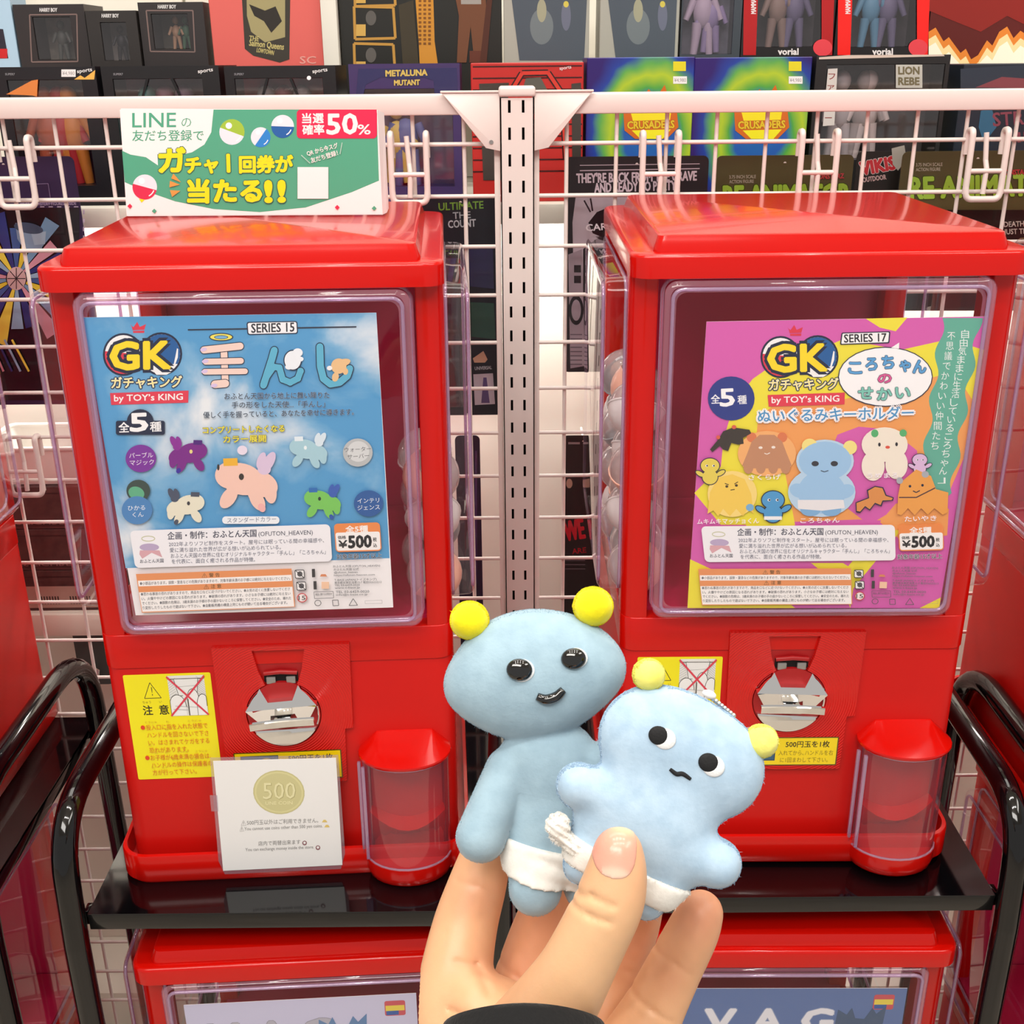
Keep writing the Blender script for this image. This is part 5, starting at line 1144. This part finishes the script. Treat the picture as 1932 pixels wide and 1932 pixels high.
# boxes on the low left shelf and the plastic bin above them
def stackbox(i, z, lb):
    def f(a):
        a.rect(-40, 0, -39, 1, '#000000')
    c = at(70, 1000, .47); t = empty('small_carton', lb, 'box', Matrix.Translation((-.555, .462, z)), 'dark brown cartons on the low shelf')
    b = B(); box(b, -.13, .12, 0, .12, 0, .0555, .0008, 1); finish('carton', b, mat('brown_carton', '#5a3a38', .55, noise=('#46292a', 60)), t, 0)
    a = Art(lambda x, z_: (x, z_), -.0004, -.00002)
    a.rect(-.13, .004, .12, .007, '#3a2022'); a.rect(-.13, .046, .12, .0475, '#3a2022'); a.text('SERIES FIGURE COLLECTION', -.09, .011, .10, .011, .007, '#9a7070', .02)
    if i == 0: a.rect(-.06, .004, .03, .034, '#b49c90'); [a.rect(-.045+k*.0035, .009, -.0435+k*.0035, .020, '#241a1a') for k in range(8)]; [a.rect(-.005+k*.0035, .009, -.0035+k*.0035, .020, '#241a1a') for k in range(8)]; a.ell(.08, .012, .008, .008, '#a85a60')
    a.build('print', t)
stackbox(0, .0505, 'dark brown carton with a barcode sticker, lowest of its stack at left'); stackbox(1, .1065, 'dark brown carton in the middle of its stack at left'); stackbox(2, .1625, 'dark brown carton on top of its stack at left')
t = empty('storage_bin', 'translucent white plastic bin on the dark brown cartons at left', 'bin', Matrix.Translation((-.545, .47, .2185)))
b = B(); loft(b, [[(x*.92, y, 0) for x, y in rrect(-.1, .1, 0, .1, .012, 4)], [(x, y, .045) for x, y in rrect(-.1, .1, 0, .1, .012, 4)]], True, True, False); finish('tub', b, mat('milky_plastic', '#e9e6e0', .3), t, 40)
b = B(); tube(b, [(x, y, .045) for x, y in rrect(-.101, .101, 0, .1, .012, 4)], .003, 8, closed=True); finish('rim', b, mat('milky_plastic', '#e9e6e0', .3), t, 60)
t = empty('grey_pouch', 'grey packet hanging low behind the net at the left, beside the neighbouring machine', 'packet', Matrix.Translation((-.56, .5, -.08)))
b = B(); prism(b, rrect(-.022, .022, 0, .1, .006, 4), 0, .004); finish('backing_card', b, mat('card_grey', '#4a5250', .5), t, 0)
b = B(); tube(b, [(0, -.002, .012), (.006, -.008, .018), (.008, -.008, .026), (0, -.006, .03), (-.006, -.004, .024)], .003, 8); finish('clasp', b, CHROME, t, 60)
# ------------------------------------------------------------------ two plush key-holders and the hand that holds them
def plush_mat(name, c1, c2, sc=700):
    m = mat(name, c1, .9, sheen=.35, noise=(c2, 160), bump=(sc, .35, .0004)); return m
PA = plush_mat('velour_blue', '#93aebe', '#9db8c7'); PB = plush_mat('fleece_blue', '#a2bdd4', '#b0c9de', 500)
PW = plush_mat('velour_white', '#e4e1da', '#efece6'); YP1 = plush_mat('pompom_yellow', '#f2e40a', '#e6d800', 900); YP2 = plush_mat('pompom_pale_yellow', '#eeea7a', '#e6e066', 900)
EYE = mat('glossy_black_eye', '#07080a', .06, coat=1); THREAD = mat('black_thread', '#111114', .8, bump=(1500, .6, .0003)); EYEW = mat('white_thread', '#e8eaec', .7, bump=(1500, .5, .0003))
def frame_empty(name, label, cat, c, group=None):
    p = CAMM @ Vector(cm(*c)); return empty(name, label, cat, Matrix.Translation(p), group)
def E_(px, py, d, rx, ry, rz, rot=0):
    k = d/F_PX; c = cm(px, py, d); return lambda X, Y, Z: f_ell(X, Y, Z, c, (rx*k, ry*k, rz*k), -math.radians(rot))
def C_(a, b):
    """a,b = (px,py,depth,radius px)"""
    ka, kb = a[2]/F_PX, b[2]/F_PX; A_, B_ = cm(*a[:3]), cm(*b[:3]); return lambda X, Y, Z: f_cap(X, Y, Z, A_, B_, a[3]*ka, b[3]*kb)
def U(items):
    def f(X, Y, Z):
        r = None
        for g, k in items:
            v = g(X, Y, Z); r = v if r is None else smin(r, v, k)
        return r
    return f
def bounds(pts, pad=.02):
    P = np.array([cm(*p) for p in pts]); return P.min(0)-pad, P.max(0)+pad
def clip_y(X, Y, Z, a, b, w, d):
    """distance to a slab running from px a to px b with half-width w px (in the view plane)"""
    A_, B_ = np.array(cm(*a, d)), np.array(cm(*b, d)); t = B_-A_; t /= np.linalg.norm(t); n = np.array([-t[1], t[0]])
    return np.abs((X-A_[0])*n[0]+(Y-A_[1])*n[1])-w*d/F_PX
# plush A : tall one behind
dA = .375; kA = dA/F_PX
PAo = frame_empty('plush_toy', 'taller smooth light blue plush with bright yellow pompoms and glossy bead eyes, held behind', 'plush toy', (1040, 1720, dA), 'plush toys in the hand')
headA = U([(E_(1010, 1275, dA, 158, 72, 66, -8), 0), (E_(922, 1292, dA, 77, 70, 62), .008), (E_(1095, 1262, dA, 77, 72, 62), .008), (E_(1003, 1232, dA, 118, 82, 66, -4), .01), (E_(1012, 1325, dA, 98, 68, 58, -8), .01)])
torA = U([(E_(1030, 1420, dA+.002, 88, 62, 50, -6), 0), (E_(1046, 1500, dA+.002, 92, 110, 54), .008), (E_(1050, 1590, dA+.002, 98, 72, 56), .008)])
armA = U([(C_((958, 1452, dA+.001, 42), (908, 1578, dA-.004, 48)), 0)]); armA2 = C_((1128, 1440, dA+.001, 40), (1175, 1560, dA+.004, 46))
legA = U([(C_((1012, 1650, dA, 52), (1010, 1676, dA-.003, 50)), 0), (C_((1105, 1650, dA+.002, 50), (1112, 1672, dA+.002, 48)), 0)])
def bodyA(X, Y, Z):
    r = smin(torA(X, Y, Z), armA(X, Y, Z), .0012); r = smin(r, armA2(X, Y, Z), .0012); r = smin(r, legA(X, Y, Z), .0025)
    h = headA(X, Y, Z); return smin(h, r, .0018)
lo, hi = bounds([(835, 1140, dA-.02), (1240, 1740, dA+.02)], .006)
oA, VA, QA = solid('body', bodyA, lo, hi, .00105, PA, PAo, 1)
fuzz('pile', VA, QA, PA, PAo, 50000, .0008, 3, .00007)
def diaperA(X, Y, Z):
    base = np.minimum(torA(X, Y, Z), legA(X, Y, Z)); base = smin(torA(X, Y, Z), legA(X, Y, Z), .006)-.0016-.0007*np.sin((Y+.38*X)*1050+.6)*np.clip((X-cm(980, 1600, dA)[0])*60, 0, 1)
    return np.maximum(base, np.maximum(clip_y(X, Y, Z, (955, 1622), (1100, 1652), 46, dA), -clip_y(X, Y, Z, (985, 1740), (1200, 1790), 88, dA)))
lo, hi = bounds([(925, 1555, dA-.02), (1210, 1770, dA+.02)], .005)
oD, VD, QD = solid('diaper', diaperA, lo, hi, .0009, PW, PAo, 3); fuzz('pile', VD, QD, PW, PAo, 5000, .0007, 5, .00008)
def surf_depth(fn, px, py, d0, d1):
    dd = np.linspace(d0, d1, 6000); P = np.array([cm(px, py, d) for d in dd], np.float32); v = fn(P[:, 0], P[:, 1], P[:, 2]); i = np.argmax(v < 0); return float(dd[i])
def bead(name, px, py, rx, ry, rz, fn, d0, m, parent, rot=0, out=.25):
    d = surf_depth(fn, px, py, d0, d0+.08); k = d/F_PX; c = cm(px, py, d-rz*k*out); t_ = bmesh.new(); bmesh.ops.create_uvsphere(t_, u_segments=24, v_segments=14, radius=1)
    bmesh.ops.transform(t_, matrix=CAMM @ Matrix.Translation(c) @ Matrix.Rotation(math.radians(rot), 4, 'Z') @ Matrix.Diagonal((rx*k, ry*k, rz*k, 1)), verts=t_.verts)
    b = B(); merge(b, t_); o = finish(name, b, m, parent, 80); o.matrix_parent_inverse = parent.matrix_world.inverted(); return o
bead('eye_white', 984, 1265, 25, 22, 7, bodyA, dA-.03, mat('white_felt', '#f0f2f4', .6), PAo); bead('eye', 980, 1264, 25, 21.5, 12, bodyA, dA-.03, EYE, PAo, -5, .4)
bead('eye_white', 1086, 1242, 23, 20, 7, bodyA, dA-.03, mat('white_felt', '#f0f2f4', .6), PAo); bead('eye', 1082, 1243, 24, 20.5, 12, bodyA, dA-.03, EYE, PAo, 5, .4)
def stroke(name, pts, r, fn, d0, m, parent, lift=.3):
    Q_ = [np.array(p, float) for p in pts]; Q_ = [2*Q_[0]-Q_[1]]+Q_+[2*Q_[-1]-Q_[-2]]; pp = []
    for i in range(1, len(Q_)-2):
        for t in (0, .2, .4, .6, .8):
            a_, b_, c_, d_ = Q_[i-1:i+3]; pp.append(.5*((2*b_)+(c_-a_)*t+(2*a_-5*b_+4*c_-d_)*t*t+(3*b_-a_-3*c_+d_)*t**3))
    pts = pp+[Q_[-2]]; P = []
    for x, y in pts: d = surf_depth(fn, x, y, d0, d0+.08); P.append(CAMM @ Vector(cm(x, y, d-r*d/F_PX*lift)))
    P2 = P; b = B(); n_ = len(P2)
    rr_ = [r*dA/F_PX*(.55+.45*math.sin(math.pi*min(1, max(0, (i+.6)/(n_+.2))))**.5) for i in range(n_)]; tube(b, P2, rr_, 10)
    o = finish(name, b, m, parent, 80); o.matrix_parent_inverse = parent.matrix_world.inverted(); return o
stroke('mouth', [(1013, 1314), (1030, 1320), (1050, 1314), (1063, 1301)], 10, bodyA, dA-.03, EYE, PAo)
def pompom(px, py, d, r, m, parent, seed):
    g = E_(px, py, d, r, r*.98, r); lo, hi = bounds([(px, py, d)], r*d/F_PX+.002)
    def f(X, Y, Z):
        return g(X, Y, Z)+.0003*np.sin(X*2600+seed)*np.sin(Y*2400)*np.sin(Z*2500)
    o, V, Q = solid('pompom', f, lo, hi, .0009, m, parent, 1); w = fuzz('pile', V, Q, m, o, 9000, .0009, seed, .00009, (0, 0, 0)); return o
pompom(886, 1170, dA-.002, 37, YP1, PAo, 11); pompom(1119, 1144, dA-.002, 38, YP1, PAo, 12)
# plush B : small one in front
dB = .350
PBo = frame_empty('plush_toy', 'smaller fluffy light blue plush with pale pompoms and stitched face, under the thumb', 'plush toy', (1210, 1735, dB), 'plush toys in the hand')
headB = U([(E_(1284, 1416, dB, 146, 108, 54, 29), 0), (E_(1225, 1395, dB, 92, 92, 50), .006), (E_(1352, 1452, dB, 86, 88, 50), .006)])
torB = U([(E_(1238, 1515, dB, 108, 70, 50, 29), 0), (E_(1205, 1588, dB, 134, 98, 56, 29), .012)])
armB = U([(C_((1160, 1505, dB, 42), (1092, 1482, dB-.001, 43)), 0)]); armB2 = C_((1300, 1608, dB, 50), (1352, 1628, dB-.001, 46))
legB = U([(C_((1110, 1610, dB, 42), (1098, 1632, dB, 36)), 0), (C_((1232, 1680, dB, 42), (1220, 1698, dB, 36)), 0)])
def bodyB(X, Y, Z):
    r = smin(torB(X, Y, Z), headB(X, Y, Z), .006); r = smin(r, armB(X, Y, Z), .003); r = smin(r, armB2(X, Y, Z), .003); return smin(r, legB(X, Y, Z), .003)
lo, hi = bounds([(1035, 1280, dB-.02), (1450, 1745, dB+.02)], .005)
oB, VB, QB = solid('body', bodyB, lo, hi, .00105, PB, PBo, 1); fuzz('pile', VB, QB, PB, PBo, 110000, .0014, 7, .00011, (.1, -.2, 0))
def diaperB(X, Y, Z):
    base = smin(torB(X, Y, Z), legB(X, Y, Z), .004)-.0012
    return np.maximum(base, clip_y(X, Y, Z, (1100, 1607), (1270, 1692), 26, dB))
lo, hi = bounds([(1040, 1540, dB-.02), (1360, 1745, dB+.02)], .004)
oD, VD, QD = solid('diaper', diaperB, lo, hi, .0009, PW, PBo, 2); fuzz('pile', VD, QD, PW, PBo, 16000, .0012, 8, .00009)
def bow(X, Y, Z):
    r = E_(1052, 1558, dB-.004, 22, 24, 22)(X, Y, Z); r = smin(r, C_((1058, 1575, dB-.004, 13), (1088, 1600, dB-.005, 15))(X, Y, Z), .002); return r+.0006*np.sin(X*1800+Y*2600)
lo, hi = bounds([(1020, 1525, dB-.012), (1110, 1620, dB+.008)], .003)
oW, VW, QW = solid('waist_bow', bow, lo, hi, .0008, PW, PBo, 1); fuzz('pile', VW, QW, PW, oW, 5000, .0016, 9, .0001)
for ex, ey, wx, wy in ((1243, 1388, 1254, 1394), (1337, 1439, 1346, 1446)):
    bead('eye_white', wx, wy, 22, 20, 5, bodyB, dB-.03, EYEW, PBo, -25, .2); bead('eye', ex, ey, 20, 18, 7, bodyB, dB-.03, THREAD, PBo, -25, .3)
stroke('mouth', [(1264, 1451), (1276, 1460), (1288, 1460), (1303, 1470)], 4.2, bodyB, dB-.03, THREAD, PBo, 0)
pompom(1224, 1273, dB-.001, 31, YP2, PBo, 13); pompom(1436, 1398, dB-.001, 32, YP2, PBo, 14)
b = B()
for i in range(9):
    sphere(b, (CAMM @ Vector(cm(1340+i*5.5, 1314+i*4.5, dB+.004))), .00085, 8, 6)
o = finish('ball_chain', b, CHROME, PBo, 80); o.matrix_parent_inverse = PBo.matrix_world.inverted()
o['kind'] = 'stuff'
bead('chain_bead', 1338, 1310, 14, 8, 8, bodyB, dB-.03, mat('white_felt', '#f0f2f4', .6), PBo, -20, -1.5)
# the hand
def skin_mat():
    m = mat('skin', '#e4b08a', .42, sss=.12, bump=(900, .12, .0003)); nt = m.node_tree; b = nt.nodes['Principled BSDF']; a = nt.nodes.new('ShaderNodeVertexColor'); a.layer_name = 'Col'
    nt.links.new(a.outputs[0], b.inputs['Base Color']); return m
SKIN = skin_mat()
person = frame_empty('person', 'left hand in a black sleeve gripping two small plush toys, thumb in front', 'person', (1000, 2100, .36))
thumb_pts = [(1167, 1606, .3265, 45), (1163, 1650, .327, 56), (1149, 1702, .3285, 64), (1116, 1772, .3315, 66), (1082, 1838, .335, 70), (1044, 1900, .341, 80), (990, 1985, .352, 98)]
index_pts = [(918, 1610, .399, 46), (900, 1672, .398, 54), (878, 1745, .396, 60), (862, 1830, .391, 67), (856, 1915, .386, 78), (880, 2010, .382, 96)]
middle_pts = [(1060, 1640, .404, 42), (1030, 1735, .410, 54), (1008, 1800, .411, 58), (985, 1880, .408, 62), (975, 1980, .398, 72)]
ring_pts = [(1215, 1690, .401, 38), (1196, 1750, .406, 46), (1158, 1850, .409, 52), (1110, 1960, .403, 62)]
pinky_pts = [(1322, 1722, .378, 42), (1304, 1764, .3795, 48), (1266, 1838, .383, 52), (1228, 1915, .384, 58), (1180, 2010, .382, 76)]
def chain(pts, k=.002):
    P = [np.array(p, float) for p in pts]; P = [2*P[0]-P[1]]+P+[2*P[-1]-P[-2]]; out = []
    for i in range(1, len(P)-2):
        for t in (0, .25, .5, .75):
            a, b_, c, d = P[i-1:i+3]; out.append(.5*((2*b_)+(c-a)*t+(2*a-5*b_+4*c-d)*t*t+(3*b_-a-3*c+d)*t**3))
    out.append(P[-2]); return U([(C_(tuple(a), tuple(b_)), .0008) for a, b_ in zip(out, out[1:])])
fingers = [chain(p, .0015) for p in (index_pts, middle_pts, ring_pts, pinky_pts)]
thumbf = chain(thumb_pts, .002)
palm = U([(C_((900, 2020, .385, 110), (1150, 2075, .385, 90)), 0), (C_((905, 1985, .388, 95), (985, 2010, .376, 105)), .01), (C_((990, 2030, .366, 115), (990, 2300, .29, 130)), .02)])
pads = [E_(905, 1890, .378, 56, 48, 55, 20), E_(945, 1905, .386, 55, 55, 60)]
creases = [((1068, 1712, .3180), (1112, 1700, .3120), (1165, 1712, .3175), .0005), ((1075, 1735, .3190), (1120, 1738, .3140), (1150, 1742, .3190), .0004), ((1085, 1688, .318), (1125, 1682, .311), (1160, 1688, .3165), .0004)]
def nb(X, Y, Z): return thumbf(X, Y, Z)
def hand(X, Y, Z):
    r = palm(X, Y, Z)
    for i, g in enumerate(fingers):
        r = smin(r, g(X, Y, Z), .004)
    r = smin(r, pads[0](X, Y, Z), .006); r = smin(r, pads[1](X, Y, Z), .006)
    r = smin(r, thumbf(X, Y, Z), .0045)
    # knuckle creases: grooves cut across thumb and fingers along the view plane
    for (pts, w, dep) in GRV:
        for a_, b_ in zip(pts, pts[1:]):
            k = a_[2]/F_PX; A_ = np.array(cm(*a_)); B_ = np.array(cm(*b_)); dd = (B_-A_)[:2]; L = dd@dd
            t = np.clip(((X-A_[0])*dd[0]+(Y-A_[1])*dd[1])/L, 0, 1); q = np.sqrt((X-A_[0]-t*dd[0])**2+(Y-A_[1]-t*dd[1])**2)
            r = r + dep*np.exp(-(q/w)**2)*(np.abs(Z+a_[2]) < .02)
    return r
GRV = [([(1088, 1702, .320), (1120, 1694, .320), (1158, 1706, .320)], .0009, .0007), ([(1082, 1722, .320), (1115, 1730, .320), (1150, 1738, .320)], .0009, .0007),
       ([(860, 1664, .39), (900, 1668, .39), (945, 1690, .39)], .0008, .0004), ([(862, 1795, .39), (900, 1803, .39), (925, 1830, .39)], .0009, .0007), ([(852, 1875, .385), (890, 1878, .385), (940, 1905, .385)], .0009, .0007),
       ([(1240, 1800, .375), (1275, 1815, .375), (1305, 1838, .375)], .0008, .0004), ([(1195, 1875, .38), (1230, 1895, .38), (1262, 1915, .38)], .0008, .0005), ([(940, 1832, .4), (975, 1842, .4), (1000, 1862, .4)], .0008, .0005)]
def skincol(V):
    c = np.tile(np.array(hx('#e3ae84')), (len(V), 1)); red = np.array(hx('#d98f72')); pale = np.array(hx('#edc194'))
    def near(px, py, d, r): P = np.array(cm(px, py, d)); return np.exp(-(np.linalg.norm(V-P, axis=1)/r)**2)[:, None]
    for p, r, w in (((1322, 1715, .372), .014, .7), ((1262, 1838, .375), .008, .35), ((905, 1690, .39), .009, .4), ((900, 1830, .385), .009, .4), ((1040, 1740, .402), .015, .5), ((985, 1840, .40), .012, .4), ((1200, 1770, .40), .015, .5), ((1168, 1650, .317), .009, .2)):
        k = near(*p, r)*w; c = c*(1-k)+red*k
    for p, r in (((1118, 1772, .315), .018), ((1087, 1850, .318), .02)):
        k = near(*p, r)*.6; c = c*(1-k)+pale*k
    rn = np.sin(V[:, 0]*900)*np.sin(V[:, 1]*800)*np.sin(V[:, 2]*850); return c*(1+.02*rn[:, None])
lo, hi = bounds([(770, 1550, .30), (1375, 2080, .425)], .004)
solid('hand', hand, lo, hi, .0009, SKIN, person, 2, label='bare left hand, thumb on top and four fingers behind', cols=skincol)
# thumbnail : a thin plate following the thumb
NC = cm(1163, 1611, .317)
def nail(X, Y, Z, off=.0003):
    k = .317/F_PX; x = X-NC[0]; y = Y-NC[1]; ca, sa = math.cos(math.radians(-7)), math.sin(math.radians(-7)); u = x*ca+y*sa; v = -x*sa+y*ca
    q = (np.abs(u/(42*k))**2.6+np.abs(v/(51*k))**2.6)**(1/2.6)-1
    return np.maximum(np.maximum(thumbf(X, Y, Z)-off, q*.006), Z*0+(-Z-.327))
def nailcol(V):
    c = np.tile(np.array(hx('#e2a08c')), (len(V), 1)); k = .317/F_PX
    y = (V[:, 1]-NC[1]+(V[:, 0]-NC[0])*.12)/k; x = (V[:, 0]-NC[0])/k
    tip = 1/(1+np.exp(-(y-34+.004*x*x)/3)); c = c*(1-tip[:, None])+np.array(hx('#efd3a4'))*tip[:, None]
    lun = 1/(1+np.exp((y+30+.012*x*x)/3)); lun = np.clip(lun, 0, 1)*(np.abs(x) < 26); c = c*(1-.7*lun[:, None])+np.array(hx('#f0cdb8'))*.7*lun[:, None]; return c
NAILM = skin_mat().copy(); NAILM.name = 'nail'; NAILM.node_tree.nodes['Principled BSDF'].inputs['Roughness'].default_value = .22
lo, hi = bounds([(1110, 1550, .312), (1215, 1680, .328)], .002)
solid('thumbnail', nail, lo, hi, .00045, NAILM, person, 3, label='short natural thumbnail', cols=nailcol)
# sleeve cuff: open tube around the wrist
SL = mat('black_knit', '#08080a', .95, sheen=.08, bump=(600, .5, .0006))
b = B(); kS = .31/F_PX; c0 = Vector(cm(988, 1944, .334)); ax = Vector((0, -.80, .60)).normalized(); sx = Vector((1, 0, 0)); sy = ax.cross(sx).normalized()
rings = []
for s_, rr_ in ((.03, .0275), (.004, .0275), (.0, .0282), (-.0006, .0298), (.001, .0308), (.02, .0325), (.05, .036), (.12, .042)):
    rings.append([CAMM @ (c0+ax*s_+(sx*math.cos(2*math.pi*i/48)*.8+sy*math.sin(2*math.pi*i/48))*rr_*(1+.012*math.sin(5*2*math.pi*i/48))) for i in range(48)])
loft(b, rings, True, False, False); o = finish('sleeve', b, SL, person, 80, label='black sleeve cuff'); o.matrix_parent_inverse = person.matrix_world.inverted()
